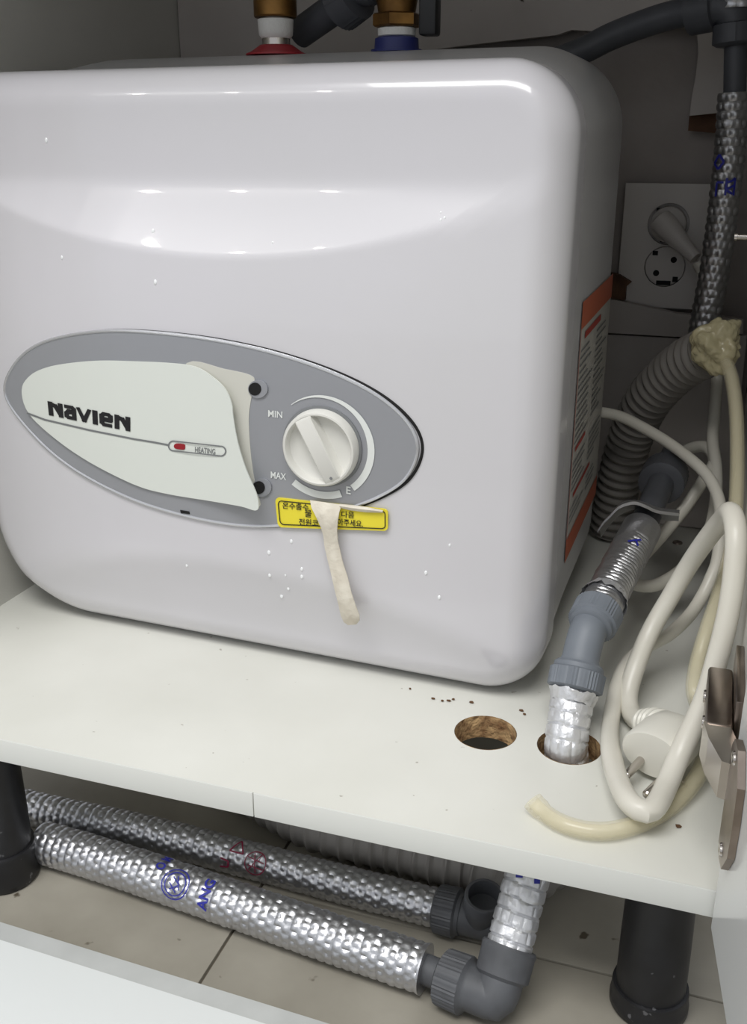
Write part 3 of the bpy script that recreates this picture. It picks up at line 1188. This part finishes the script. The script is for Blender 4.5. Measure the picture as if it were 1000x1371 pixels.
zdn = PY(982, 60, 0.40)
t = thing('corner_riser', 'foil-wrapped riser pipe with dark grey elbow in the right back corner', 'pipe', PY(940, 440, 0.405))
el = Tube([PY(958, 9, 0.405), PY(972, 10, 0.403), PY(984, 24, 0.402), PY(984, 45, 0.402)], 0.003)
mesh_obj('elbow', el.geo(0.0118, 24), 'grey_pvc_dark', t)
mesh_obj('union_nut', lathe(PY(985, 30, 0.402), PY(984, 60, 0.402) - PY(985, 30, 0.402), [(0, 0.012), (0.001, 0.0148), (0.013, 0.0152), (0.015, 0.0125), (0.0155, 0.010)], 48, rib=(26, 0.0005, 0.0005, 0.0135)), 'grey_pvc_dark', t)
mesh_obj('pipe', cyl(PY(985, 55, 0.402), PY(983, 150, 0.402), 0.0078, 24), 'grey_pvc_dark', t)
rt = Tube([PY(982, 124, 0.402), PY(977, 200, 0.402), PY(967, 290, 0.402), PY(955, 370, 0.402), PY(940, 450, 0.402)], 0.0012)
mesh_obj('foil_insulation', rt.geo(foil_r(0.0108, 0.006, 12, 0.0006), 56), 'foil_dull', t)
up_ = Tube([PY(985, 12, 0.402), PY(992, -60, 0.402), PY(996, -120, 0.402)], 0.0015)
mesh_obj('foil_sleeve', up_.geo(lambda s, th: 0.0128 + 0.0014 * mnoise.noise(Vector((s * 220, th * 3, 5))), 56), 'foil', t)
mk = [[(0, 0), (0.012, 0)], [(0, 0.006), (0.012, 0.006)], [(0, 0), (0.002, 0.002), (0.003, 0.006)], [(0.005, 0), (0.008, 0.006), (0.011, 0.001)], [(0.003, 0.008), (0.003, 0.013), (0.013, 0.013)]]
vcam = CAM - rt.p[len(rt.p) // 3]


def facing(tube, s):
    """angle round the tube that looks at the viewpoint side of the room"""
    i = min(len(tube.p) - 1, int(s / tube.L * (len(tube.p) - 1)))
    d = CAM - tube.p[i]
    return math.atan2(d.dot(tube.v[i]), d.dot(tube.u[i]))


sm = rt.L * 0.33
mesh_obj('ink_stamp', strokes_on(rt, mk, sm, facing(rt, sm) - 0.5, 0.0121, 0.0016), 'ink_blue', t, smooth=False)
mesh_obj('ink_stamp', strokes_on(rt, [[(0, 0), (0.006, 0.004), (0.010, 0.0), (0.005, -0.004), (0, 0)]], sm - 0.016, facing(rt, sm) + (0.6 if True else 0), 0.0121, 0.0018), 'ink_blue', t, smooth=False)

# amber taped joint, ribbed drain hose, clear tube
g0 = PY(962, 462, 0.335)
t = thing('ribbed_drain_hose', 'grey-beige ribbed drain hose bending down behind the heater', 'hose', PY(812, 700, 0.43))
hz = Tube([PY(950, 470, 0.35), PY(925, 482, 0.365), PY(900, 500, 0.38), PY(868, 535, 0.40), PY(846, 580, 0.418), PY(832, 630, 0.43), PY(822, 680, 0.44), PY(816, 708, 0.447)], 0.0011)
mesh_obj('hose', hz.geo(corr_r(0.0188, 0.0085, 0.0032, 0.8), 40), 'hose_grey', t)
bm = bmesh.new()
bmesh.ops.create_icosphere(bm, subdivisions=5, radius=1)
for v in bm.verts:
    c_ = v.co.copy()
    n = 0.86 + 0.34 * mnoise.noise(c_ * 1.6) + 0.20 * abs(mnoise.noise(c_ * 3.4))
    v.co = g0 + Vector((c_.x * 0.019 * n, c_.y * 0.016 * n, c_.z * 0.020 * n))
bm.verts.index_update()
tape = mesh_obj('tape_wrap', ([v.co.copy() for v in bm.verts], [tuple(v.index for v in f.verts) for f in bm.faces]), 'tape_amber', t, angle=60)
tape['label'] = 'crumpled amber tape wrapped round the hose end'
bm.free()

ct_px = [(968, 474, 0.33), (979, 505, 0.315), (985, 545, 0.30), (987, 600, 0.28), (986, 660, 0.255), (981, 725, 0.225), (966, 785, 0.195), (947, 842, 0.17), (932, 895, 0.15), (930, 930, 0.13), (945, 975, 0.13),
         (940, 1026, 0.09), (908, 1071, 0.06), (864, 1099, 0.04), (820, 1112, 0.03), (780, 1111, 0.03), (745, 1099, 0.03), (722, 1082, 0.03), (713, 1072, 0.03)]
ct = Tube([PF(a, b, c_, 0.0054) for a, b, c_ in ct_px], 0.003)
o = mesh_obj('clear_tube', ct.geo(lambda s, th: 0.0048 + (0.0008 if s > ct.L - 0.008 else 0), 20, inner=0.0034), 'tube_clear')
tag(o, 'yellowed clear vinyl tube curling across the front of the shelf', 'tube')

# ================================================================== CORDS
cp = [(800, 551, .375), (829, 557, .37), (856, 570, .36), (892, 591, .345), (928, 618, .325), (949, 640, .31), (962, 668, .295), (965, 700, .28), (961, 747, .26), (953, 771, .25), (940, 798, .24), (922, 825, .225), (895, 850, .205),
      (862, 868, .185), (840, 888, .17), (826, 920, .15), (818, 965, .125), (817, 1000, .09), (825, 1038, .06), (840, 1071, .045), (860, 1086, .045), (877, 1080, .05), (893, 1050, .062), (912, 1005, .074), (942, 940, .088), (961, 878, .096), (976, 815, .104), (984, 755, .114), (985, 710, .124),
      (978, 686, .140), (967, 696, .160), (946, 722, .178), (922, 757, .19), (898, 798, .19), (871, 845, .18), (851, 893, .16), (841, 930, .147), (845, 955, .135), (858, 968, .122)]
pc = thing('power_cord', 'long white power cord looped beside the heater ending in a two-pin plug', 'power cord', PF(866, 1084, .045, 0.0))
cpt = [PF(a, b, c_, 0.0165 if b > 1045 else (0.010 if b > 1030 else 0.0066)) for a, b, c_ in cp]   # the loop's bottom rides over the clear tube
ctub = Tube(cpt, 0.004)
mesh_obj('cable', ctub.geo(lambda s, th: 0.0043 + 0.0016 * min(1, max(0, (s - 0.28) / 0.12)), 18), 'cord_white', pc)
# plug
b1, t1 = PZ(867, 1007, 0.0125), PZ(836, 1041, 0.0115)
b2, t2 = PZ(897, 1034, 0.0125), PZ(864, 1066, 0.0115)
pdir = ((t1 - b1) + (t2 - b2)).normalized()
pq = (b1 + b2) / 2 - pdir * 0.010 + Vector((-0.003, 0, 0.005))
pend = cpt[-1]
mesh_obj('plug_body', lathe(pq - pdir * 0.022, pdir, [(0, 0.007), (0.001, 0.0115), (0.005, 0.0145), (0.013, 0.0160), (0.033, 0.0166), (0.0350, 0.0156), (0.0354, 0.010), (0.0354, 0.0)], 44, flat=(1.12, 0.84)), 'plug_white', pc)
bt = Tube([pend, pend.lerp(pq - pdir * 0.014, 0.5) + Vector((0, 0, 0.002)), pq - pdir * 0.012], 0.0009)
mesh_obj('strain_relief', bt.geo(lambda s, th: 0.0072 + 0.004 * (s / bt.L) + (0.0011 if (s % 0.0042) > 0.0021 else 0.0), 20), 'plug_white', pc)
for b_, t_ in ((b1, t1), (b2, t2)):
    L_ = (t_ - b_).length
    mesh_obj('pin', lathe(b_ - pdir * 0.006, t_ - b_, [(0, 0.0024), (L_ + 0.0045, 0.0024), (L_ + 0.0056, 0.0016), (L_ + 0.006, 0.0)], 18), 'steel', pc)
ring = [PZ(910 + 9 * math.cos(2 * pi * k / 12), 1052 + 6 * math.sin(2 * pi * k / 12), 0.0016) for k in range(13)]
mesh_obj('earth_clip', Tube(ring, 0.0008).geo(0.0009, 8), 'steel', pc)

# second cord with angled plug in the outlet
oc = thing('outlet_cord', 'white appliance cord hanging from the angled plug in the wall outlet', 'power cord', PY(940, 345, 0.47))
op = [(934, 352, .462), (948, 385, .455), (958, 440, .44), (960, 500, .42), (957, 550, .40), (954, 590, .38), (959, 630, .36), (957, 680, .335), (945, 722, .31), (918, 757, .29), (892, 777, .275), (868, 785, .265), (846, 779, .27), (848, 760, .29), (865, 740, .305), (882, 722, .315), (916, 681, .335), (940, 645, .35),
      (956, 618, .37), (946, 599, .385), (925, 600, .395), (905, 612, .40)]
ot = Tube([PF(a, b, c_, 0.0052) for a, b, c_ in op], 0.004)
mesh_obj('cable', ot.geo(0.0046, 14), 'cord_white', oc)

# ================================================================== WALL OUTLET
yo = 0.5012
w0, w1 = PY(838, 245, yo), PY(945, 415, yo)
cx, cz = (w0.x + w1.x) / 2, (w0.z + w1.z) / 2
ou = thing('wall_outlet', 'white double wall outlet with two round sockets at the back', 'outlet', (cx, 0.515, cz))


def yholes(cxz, r, n=40):
    return [(cxz[0] + r * math.cos(2 * pi * k / n), cxz[1] + r * math.sin(2 * pi * k / n)) for k in range(n)]


s1, s2 = PY(895, 300, yo), PY(890, 357, yo)
rs = 0.0172
V, F = curve2d_mesh([(w0.x, w1.z), (w1.x, w1.z), (w1.x, w0.z), (w0.x, w0.z)], [yholes((s1.x, s1.z), rs), yholes((s2.x, s2.z), rs)], 0.006)
V = [Vector((v.x, yo + 0.006 + v.z * 1.0, v.y)) for v in V]
mesh_obj('cover_plate', (V, F), 'outlet_white', ou, smooth=False)
mesh_obj('back_box', box(w0.x + 0.004, w1.x - 0.004, yo + 0.0065, 0.5148, w1.z + 0.004, w0.z - 0.004), 'outlet_white', ou, smooth=False)
for s_, dep in ((s1, 0.0055), (s2, 0.0012)):
    so = mesh_obj('socket', lathe((s_.x, yo + dep, s_.z), (0, 1, 0), [(-0.0002, rs - 0.0034), (0, rs - 0.0009), (0.0008, rs - 0.0007)], 40), 'outlet_white', ou)
    for (a, b, r) in ((-0.0068, -0.0058, 0.0026), (0.0068, 0.0058, 0.0026)):
        mesh_obj('pin_hole', lathe((s_.x + a, yo + dep - 0.0006, s_.z + b), (0, 1, 0), [(0, r), (0.0004, r)], 14), 'hole_black', so, smooth=False)
    for (a, b, w_, h_) in ((-0.009, 0.011, 0.0022, 0.0018), (0.0095, -0.0105, 0.0022, 0.0022), (0.0, -0.0138, 0.006, 0.0018)):
        mesh_obj('clip', box(s_.x + a - w_, s_.x + a + w_, yo + dep - 0.0012, yo + dep + 0.0004, s_.z + b - h_, s_.z + b + h_), 'hole_black', so, smooth=False)
# angled plug in the upper socket
mesh_obj('plug_body', lathe((s1.x, yo - 0.010, s1.z), (0, 1, 0), [(0, 0.008), (0.001, 0.0125), (0.003, 0.0145), (0.0135, 0.0150)], 32), 'outlet_white', oc)
a, b = PY(882, 292, 0.485), PY(931, 346, 0.468)
mesh_obj('angled_neck', lathe(a, b - a, [(0, 0.0065), (0.002, 0.0098), (0.012, 0.0102), ((b - a).length * 0.72, 0.0066), ((b - a).length * 0.86, 0.0058), ((b - a).length, 0.0054)], 24), 'outlet_white', oc)

# ================================================================== PIPE THROUGH THE SHELF
q0 = Vector((-0.0715, 0.016, -0.100))
q1 = Vector((-0.0565, 0.099, 0.0))
up_d = (q1 - q0).normalized()
cN = PY(772, 908, 0.124)
t = thing('branch_pipe', 'silver foil pipe with grey angled elbow standing in the right shelf hole', 'pipe', q1)
bt_ = t
P_bot = q0 + up_d * 0.012
fp = Tube([P_bot, P_bot.lerp(q1, 0.5) + Vector((0.0, 0.003, 0)), Vector((-0.0545, 0.0975, -0.017)), q1 + Vector((0.0016, 0.0012, 0.001)), q1.lerp(cN, 0.62), cN - (cN - q1).normalized() * 0.004], 0.0010)
mesh_obj('foil_insulation', fp.geo(ring_r(0.0128), 64), 'foil_white', t)
ad = (cN - q1).normalized()
e2p = PY(797, 826, 0.156)
nd = mesh_obj('union_nut', lathe(cN - ad * 0.008, ad, [(0, 0.0142), (0.0015, 0.0160), (0.012, 0.0163), (0.013, 0.0150), (0.0155, 0.0150), (0.017, 0.0135)], 96, rib=(44, 0.0006, 0.001, 0.0125)), 'grey_pvc', t)
far = PY(859, 708, 0.247)
bd_ = (far - e2p).normalized()
el = Tube([cN + ad * 0.006, cN + ad * 0.014, (cN + ad * 0.024).lerp(e2p - bd_ * 0.012, 0.5), e2p - bd_ * 0.006, e2p], 0.002)
mesh_obj('elbow', el.geo(lambda s, th: 0.0112 + 0.0020 * max(0.0, 1 - s / 0.006) + 0.0020 * max(0.0, 1 - (el.L - s) / 0.006), 32), 'grey_pvc', t)
mesh_obj('union_nut', lathe(e2p - bd_ * 0.011, bd_, [(0, 0.0110), (0.0015, 0.0134), (0.004, 0.0136), (0.005, 0.0150), (0.017, 0.0154), (0.018, 0.0138)], 96, rib=(44, 0.0005, 0.005, 0.0175)), 'grey_pvc', t)
bp_ = Tube([e2p + bd_ * 0.004, e2p.lerp(far, 0.5), far], 0.0010)
mesh_obj('foil_insulation', bp_.geo(lambda s, th: (ring_r(0.0132, 0.0030, 0.0007, 20)(s, th) if s < bp_.L * 0.8 else 0.0132), 56), 'foil_dull', t)
# ragged foil ends at the nuts
for c_, a_, r_ in ((cN - ad * 0.0085, -ad, 0.0148), (e2p + bd_ * 0.016, bd_, 0.0152)):
    ax, f1, f2 = frame_of(a_)
    V, F = [], []
    n = 64
    for k in range(n):
        th = 2 * pi * k / n
        for j in range(4):
            r2 = r_ * (1 - 0.05 * j) + 0.0012 * mnoise.noise(Vector((math.cos(th) * 5, math.sin(th) * 5, j * 2.1)))
            V.append(c_ + ax * (j * 0.0022 + 0.0022 * mnoise.noise(Vector((math.cos(th) * 4, math.sin(th) * 4, 8 + j)))) + (f1 * math.cos(th) + f2 * math.sin(th)) * r2)
    for k in range(n):
        for j in range(3):
            F.append((k * 4 + j, ((k + 1) % n) * 4 + j, ((k + 1) % n) * 4 + j + 1, k * 4 + j + 1))
    mesh_obj('torn_foil', (V, F), 'foil_white', t, angle=None)
# torn sheet of insulation arching over the pipe's far end, and the dark union behind it
arch = smooth_path([PY(800, 710, 0.236), PY(812, 694, 0.237), PY(827, 679, 0.238), PY(844, 672, 0.239), PY(864, 676, 0.240), PY(884, 684, 0.242), PY(909, 687, 0.244)], 0.0015)
V, F = [], []
for k, p in enumerate(arch):
    for j in range(5):
        q_ = p + Vector((0.0, 0.0075 * j, -0.0009 * j * j + 0.0010 * mnoise.noise(Vector((k * 0.15, j * 0.6, 0)))))
        V += [q_, q_ + Vector((0, 0, -0.0022))]
for k in range(len(arch) - 1):
    for j in range(4):
        a = (k * 5 + j) * 2
        b = a + 10
        F += [(a, a + 2, b + 2, b), (a + 1, b + 1, b + 3, a + 3)]
    a = k * 10
    F += [(a, a + 10, a + 11, a + 1), (a + 8, a + 9, a + 19, a + 18)]
mesh_obj('torn_sleeve', (V, F), 'foil_dull', t)
fu = PY(888, 640, 0.335)
kd = (fu - far).normalized()
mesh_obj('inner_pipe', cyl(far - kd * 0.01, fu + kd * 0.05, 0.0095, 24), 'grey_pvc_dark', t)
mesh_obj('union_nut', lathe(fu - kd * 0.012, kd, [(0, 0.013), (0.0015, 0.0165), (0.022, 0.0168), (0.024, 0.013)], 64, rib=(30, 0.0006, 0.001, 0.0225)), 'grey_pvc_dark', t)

# ---- lower elbow on the floor and the front foil pipe
t = thing('floor_pipe_front', 'thicker silver foil pipe along the floor with blue stamps, ending in a grey elbow', 'pipe', (-0.2, 0.03, FLOOR))
t.name = 'foil_floor_pipe'
rA = 0.0136
zA = FLOOR + rA + 0.0012
pa = [PZ(56, 1127, zA), PZ(110, 1143, zA), PZ(180, 1165, zA), PZ(320, 1213, zA), PZ(450, 1258, zA), PZ(568, 1297, zA)]
pA_ = Tube(pa, 0.0010)
mesh_obj('foil_insulation', pA_.geo(foil_r(rA), 72), 'foil', t)
endA = pA_.p[-1]
dirA = pA_.t[-1]
ec = PZ(664, 1336, FLOOR + 0.017)
da = (ec - endA).normalized()
mesh_obj('inner_pipe', cyl(endA - da * 0.02, ec - da * 0.01, 0.0085, 24), 'grey_pvc_dirty', t)
mesh_obj('foam_end', lathe(endA - dirA * 0.0005, dirA, [(0, rA + 0.0006), (0.0012, rA + 0.0008), (0.0012, 0.0085)], 40), 'foil', t)
nutA = PZ(604, 1318, FLOOR + 0.0165)
mesh_obj('union_nut', lathe(ec - da * 0.034, da, [(0, 0.0125), (0.0015, 0.0150), (0.016, 0.0155), (0.0175, 0.0135), (0.019, 0.0125), (0.034, 0.0120)], 96, rib=(40, 0.0006, 0.001, 0.0165)), 'grey_pvc_dirty', t)
elb = Tube([ec - da * 0.018, ec - da * 0.006, ec + (up_d - da) * 0.001, ec + up_d * 0.012, ec + up_d * 0.022], 0.002)
mesh_obj('elbow', elb.geo(0.0126, 28), 'grey_pvc_dirty', t)
mesh_obj('union_nut', lathe(ec + up_d * 0.010, (q1 - ec).normalized(), [(0, 0.0125), (0.002, 0.0146), (0.014, 0.0152), (0.0165, 0.0156), (0.018, 0.0148), (0.018, 0.0130)], 96, rib=(44, 0.0005, 0.001, 0.012)), 'grey_pvc_dirty', t)


def nearest_s(tube, px, py):
    best = min(range(len(tube.p)), key=lambda i: ((tube.p[i] - CAM).normalized() - ray(px, py).normalized()).length)
    return tube.s[best]


s_ = nearest_s(fp, 690, 1170)
for da_, w_ in ((-0.35, 0.004), (0.45, 0.0035)):
    mesh_obj('ink_stamp', strokes_on(fp, [[(-0.001, -w_ / 2), (0.0, w_ / 2)]], s_, facing(fp, s_) + da_, 0.0133, 0.0026), 'ink_blue', bt_, smooth=False)
s_ = nearest_s(bp_, 830, 738)
mesh_obj('ink_stamp', strokes_on(bp_, [[(-0.003, -0.004), (0.001, 0.0), (-0.003, 0.003)], [(0.001, 0.0), (0.004, 0.003)]], s_, facing(bp_, s_), 0.0139, 0.0014), 'ink_blue', bt_, smooth=False)


def circle_marks(r, n=20, a0=0, a1=360):
    return [[(r * math.cos(math.radians(a0 + (a1 - a0) * k / n)), r * math.sin(math.radians(a0 + (a1 - a0) * k / n))) for k in range(n + 1)]]


s_ = nearest_s(pA_, 247, 1190)
fa = facing(pA_, s_)
g = strokes_on(pA_, circle_marks(0.0095) + circle_marks(0.0072) + [[(-0.003, -0.004), (0.003, 0.0), (-0.003, 0.004)], [(0.0, -0.005), (0.004, 0.003)], [(-0.004, 0.0), (0.002, 0.005)]], s_, fa, rA + 0.0012, 0.0008)
mesh_obj('ink_stamp', g, 'ink_blue', t, smooth=False)


def tube_text(tube, body, s0, a0, r, hgt, length, m, parent):
    """text running round the tube: letters follow the circumference"""
    v2, F = text_geo(body, 0.03)
    V = [tube.at(s0 + hgt * (b - 0.5), a0 + length / r * (a - 0.5), r) for a, b in v2]
    return mesh_obj('ink_stamp', (V, F), m, parent, smooth=False)


s_ = nearest_s(pA_, 288, 1200)
tube_text(pA_, 'ANG', s_, facing(pA_, s_), rA + 0.0013, -0.007, -0.020, 'ink_blue', t)
s_ = nearest_s(pA_, 228, 1185)
tube_text(pA_, 'O M', s_ - 0.004, facing(pA_, s_) - 0.75, rA + 0.0013, -0.007, -0.012, 'ink_blue', t)

# ---- rear foil pipe with tee
t = thing('rear_foil_pipe', 'thinner silver foil pipe behind the front one, with red stamps and an open grey tee', 'pipe', (-0.26, 0.07, FLOOR))
rB = 0.0116
zB = FLOOR + rB + 0.0012
pb = [Vector((-0.56, 0.082, zB)), PZ(40, 1081, zB), PZ(200, 1116, zB), PZ(330, 1150, zB), PZ(460, 1184, zB + 0.001), PZ(590, 1217, zB + 0.0028)]
pB_ = Tube(pb, 0.0010)
mesh_obj('foil_insulation', pB_.geo(foil_r(rB, 0.0054, 13, 0.0006), 64), 'foil', t)
eB, dB = pB_.p[-1], pB_.t[-1]
mesh_obj('union_nut', lathe(eB - dB * 0.003, dB, [(0, 0.0125), (0.0015, 0.0142), (0.0135, 0.0146), (0.0148, 0.0130), (0.017, 0.0125)], 96, rib=(40, 0.0005, 0.001, 0.014)), 'grey_pvc_dirty', t)
tc_ = eB + dB * 0.026
tz = Vector((0.10, -0.25, 1)).normalized()
mesh_obj('tee_body', lathe(eB + dB * 0.012, dB, [(0, 0.0118), (0.022, 0.0118), (0.027, 0.0105), (0.029, 0.0)], 32), 'grey_pvc_dirty', t)
mesh_obj('open_socket', lathe(tc_ + tz * 0.000, tz, [(0, 0.0108), (0.010, 0.0112), (0.013, 0.0120), (0.0235, 0.0120), (0.0245, 0.0114), (0.0245, 0.0098), (0.0125, 0.0092), (0.0125, 0.0)], 40), 'grey_pvc_dirty', t)
s_ = nearest_s(pB_, 325, 1145)
g = strokes_on(pB_, [[(-0.005, 0.004), (0.005, 0.004), (0.0, -0.005), (-0.005, 0.004)]], s_, facing(pB_, s_) - 0.5, rB + 0.0012, 0.0010)
mesh_obj('ink_stamp', g, 'ink_red', t, smooth=False)
s_ = nearest_s(pB_, 350, 1162)
g = strokes_on(pB_, circle_marks(0.0075) + [[(-0.006, -0.003), (0.006, -0.001)], [(-0.005, 0.002), (0.006, 0.003)], [(-0.002, -0.006), (0.001, 0.006)], [(0.003, -0.006), (-0.004, 0.005)]], s_, facing(pB_, s_) + 0.1, rB + 0.0012, 0.0007)
mesh_obj('ink_stamp', g, 'ink_red', t, smooth=False)
s_ = nearest_s(pB_, 306, 1165)
g = strokes_on(pB_, [[(-0.003, -0.003), (0.003, -0.002), (0.003, 0.002), (-0.003, 0.003)]], s_, facing(pB_, s_) + 0.5, rB + 0.0012, 0.0012)
mesh_obj('ink_stamp', g, 'ink_red', t, smooth=False)

# ---- big ribbed hose on the floor behind
rH = 0.0235
zH = FLOOR + rH + 0.0005
hh = Tube([Vector((-0.325, 0.205, zH)), Vector((-0.305, 0.160, zH)), Vector((-0.268, 0.134, zH)), PZ(430, 1112, zH) + Vector((0, 0.011, 0)), PZ(530, 1140, zH) + Vector((0, 0.013, 0)), PZ(620, 1166, zH) + Vector((0, 0.014, 0)), PZ(690, 1186, zH) + Vector((0, 0.018, 0)), PZ(760, 1180, zH) + Vector((0, 0.06, 0))], 0.0011)
o = mesh_obj('floor_hose', hh.geo(lambda s, th: rH - 0.0026 + 0.0026 * math.exp(-(((s + 0.0015 * th / pi) % 0.0105 - 0.00525) / 0.0014) ** 2), 44), 'hose_floor')
tag(o, 'wide grey ribbed hose lying on the floor under the shelf', 'hose')

# ================================================================== HINGE ON THE RIGHT WALL
hg = thing('door_hinge', 'worn metal concealed hinge joining the right wall and open door', 'hinge', (XR, 0.02, 0.07))
zh = 0.070
y0h, y1h = 0.020, 0.085
# mounting plate and arm stand off the side wall
mesh_obj('mounting_plate', box(XR - 0.004, XR, 0.026, 0.086, zh - 0.024, zh + 0.018, 0.0006), 'nickel', hg)
mesh_obj('arm', box(XR - 0.0165, XR - 0.0042, 0.022, 0.080, zh - 0.015, zh + 0.007, 0.0018), 'nickel', hg)
for (y_, z_) in ((0.040, zh - 0.004), (0.066, zh - 0.004)):
    mesh_obj('adjusting_screw', lathe((XR - 0.0166, y_, z_), (-1, 0, 0), [(0, 0.0036), (0.0010, 0.0032), (0.0011, 0.0014), (0.0004, 0.0)], 18), 'steel', hg)
lk = extrude_poly([Vector((XR - 0.0175, 0.024, 0)), Vector((XR - 0.0055, 0.024, 0)), Vector((XR - 0.0005, 0.004, 0)), Vector((XR - 0.003, -0.010, 0)), Vector((XR - 0.009, -0.008, 0)), Vector((XR - 0.0150, 0.010, 0))], (0, 0, 0.019))
mesh_obj('link', ([v + Vector((0, 0, zh - 0.013)) for v in lk[0]], lk[1]), 'steel', hg, smooth=False)
pc0 = d0 + dd * 0.016 - dn * 0.0016
V, F = [], []
for t_, zz in ((0, -0.026), (0.003, -0.031), (0.010, -0.031), (0.017, -0.018), (0.018, 0.0), (0.017, 0.018), (0.010, 0.031), (0.003, 0.031), (0, 0.026)):
    for off in (0.0014, -0.0028):
        p = d0 + dd * (0.006 + t_) - dn * off
        V.append(Vector((p.x, p.y, zh - 0.012 + zz)) if False else Vector(((d0 + dd * (0.006 + t_ * 1.3) + dn * (-0.0034 if off > 0 else -0.0002)).x, (d0 + dd * (0.006 + t_ * 1.3)).y, zh - 0.010 + zz)))
n = len(V) // 2
F = [tuple(2 * i for i in range(n)), tuple(2 * i + 1 for i in range(n - 1, -1, -1))] + [(2 * i, 2 * ((i + 1) % n), 2 * ((i + 1) % n) + 1, 2 * i + 1) for i in range(n)]
mesh_obj('cup_plate', (V, F), 'nickel', hg, smooth=False)
for zz in (-0.024, 0.024):
    p = d0 + dd * 0.014 - dn * 0.0034
    mesh_obj('screw', lathe((p.x, p.y, zh - 0.010 + zz), -dn, [(0, 0.0034), (0.0009, 0.0030), (0.0010, 0.0012), (0.0003, 0)], 16), 'steel', hg)
# small steel peg on the wall
o = mesh_obj('wall_peg', lathe((XR, 0.30, PY(990, 317, 0.30).z), (-1, 0, 0), [(0, 0.0020), (XR - PY(983, 317, 0.30).x - 0.002, 0.0020), (XR - PY(983, 317, 0.30).x - 0.0018, 0.0028), (XR - PY(983, 317, 0.30).x, 0.0026)], 16), 'steel')
tag(o, 'short steel peg sticking out of the right wall beside the foil riser', 'peg')

# ================================================================== CRUMBS
rc_ = random.Random(11)
spots = [(580, 935, 'brown crumb at the left end of the row in front of the heater corner'), (592, 938, 'brown crumb second from the left in front of the heater corner'), (601, 938, 'brown crumb in the middle of the row in front of the heater'),
         (607, 936, 'brown crumb just right of the middle crumb by the heater'), (631, 940, 'brown crumb at the right end of the row above the empty hole'), (549, 922, 'lone dark crumb under the front edge of the heater'),
         (908, 1106, 'reddish brown crumb right of the clear tube near the door'), (698, 951, 'upper of two faint crumbs between hole and elbow'), (702, 956, 'lower of two faint crumbs between hole and elbow')]
for (a, b, cl) in spots:
    bm = bmesh.new()
    bmesh.ops.create_icosphere(bm, subdivisions=1, radius=1)
    c_ = PZ(a, b, 0.0007)
    sx, sy = rc_.uniform(0.001, 0.0022), rc_.uniform(0.0007, 0.0013)
    V = [(c_.x + v.co.x * sx * rc_.uniform(0.7, 1.2), c_.y + v.co.y * sy * rc_.uniform(0.7, 1.2), c_.z + v.co.z * 0.0007) for v in bm.verts]
    bm.verts.index_update()
    F = [tuple(v.index for v in f.verts) for f in bm.faces]
    bm.free()
    o = mesh_obj('sawdust_crumb', (V, F), 'crumb', smooth=False)
    tag(o, cl, 'crumb', 'crumbs scattered on the shelf')
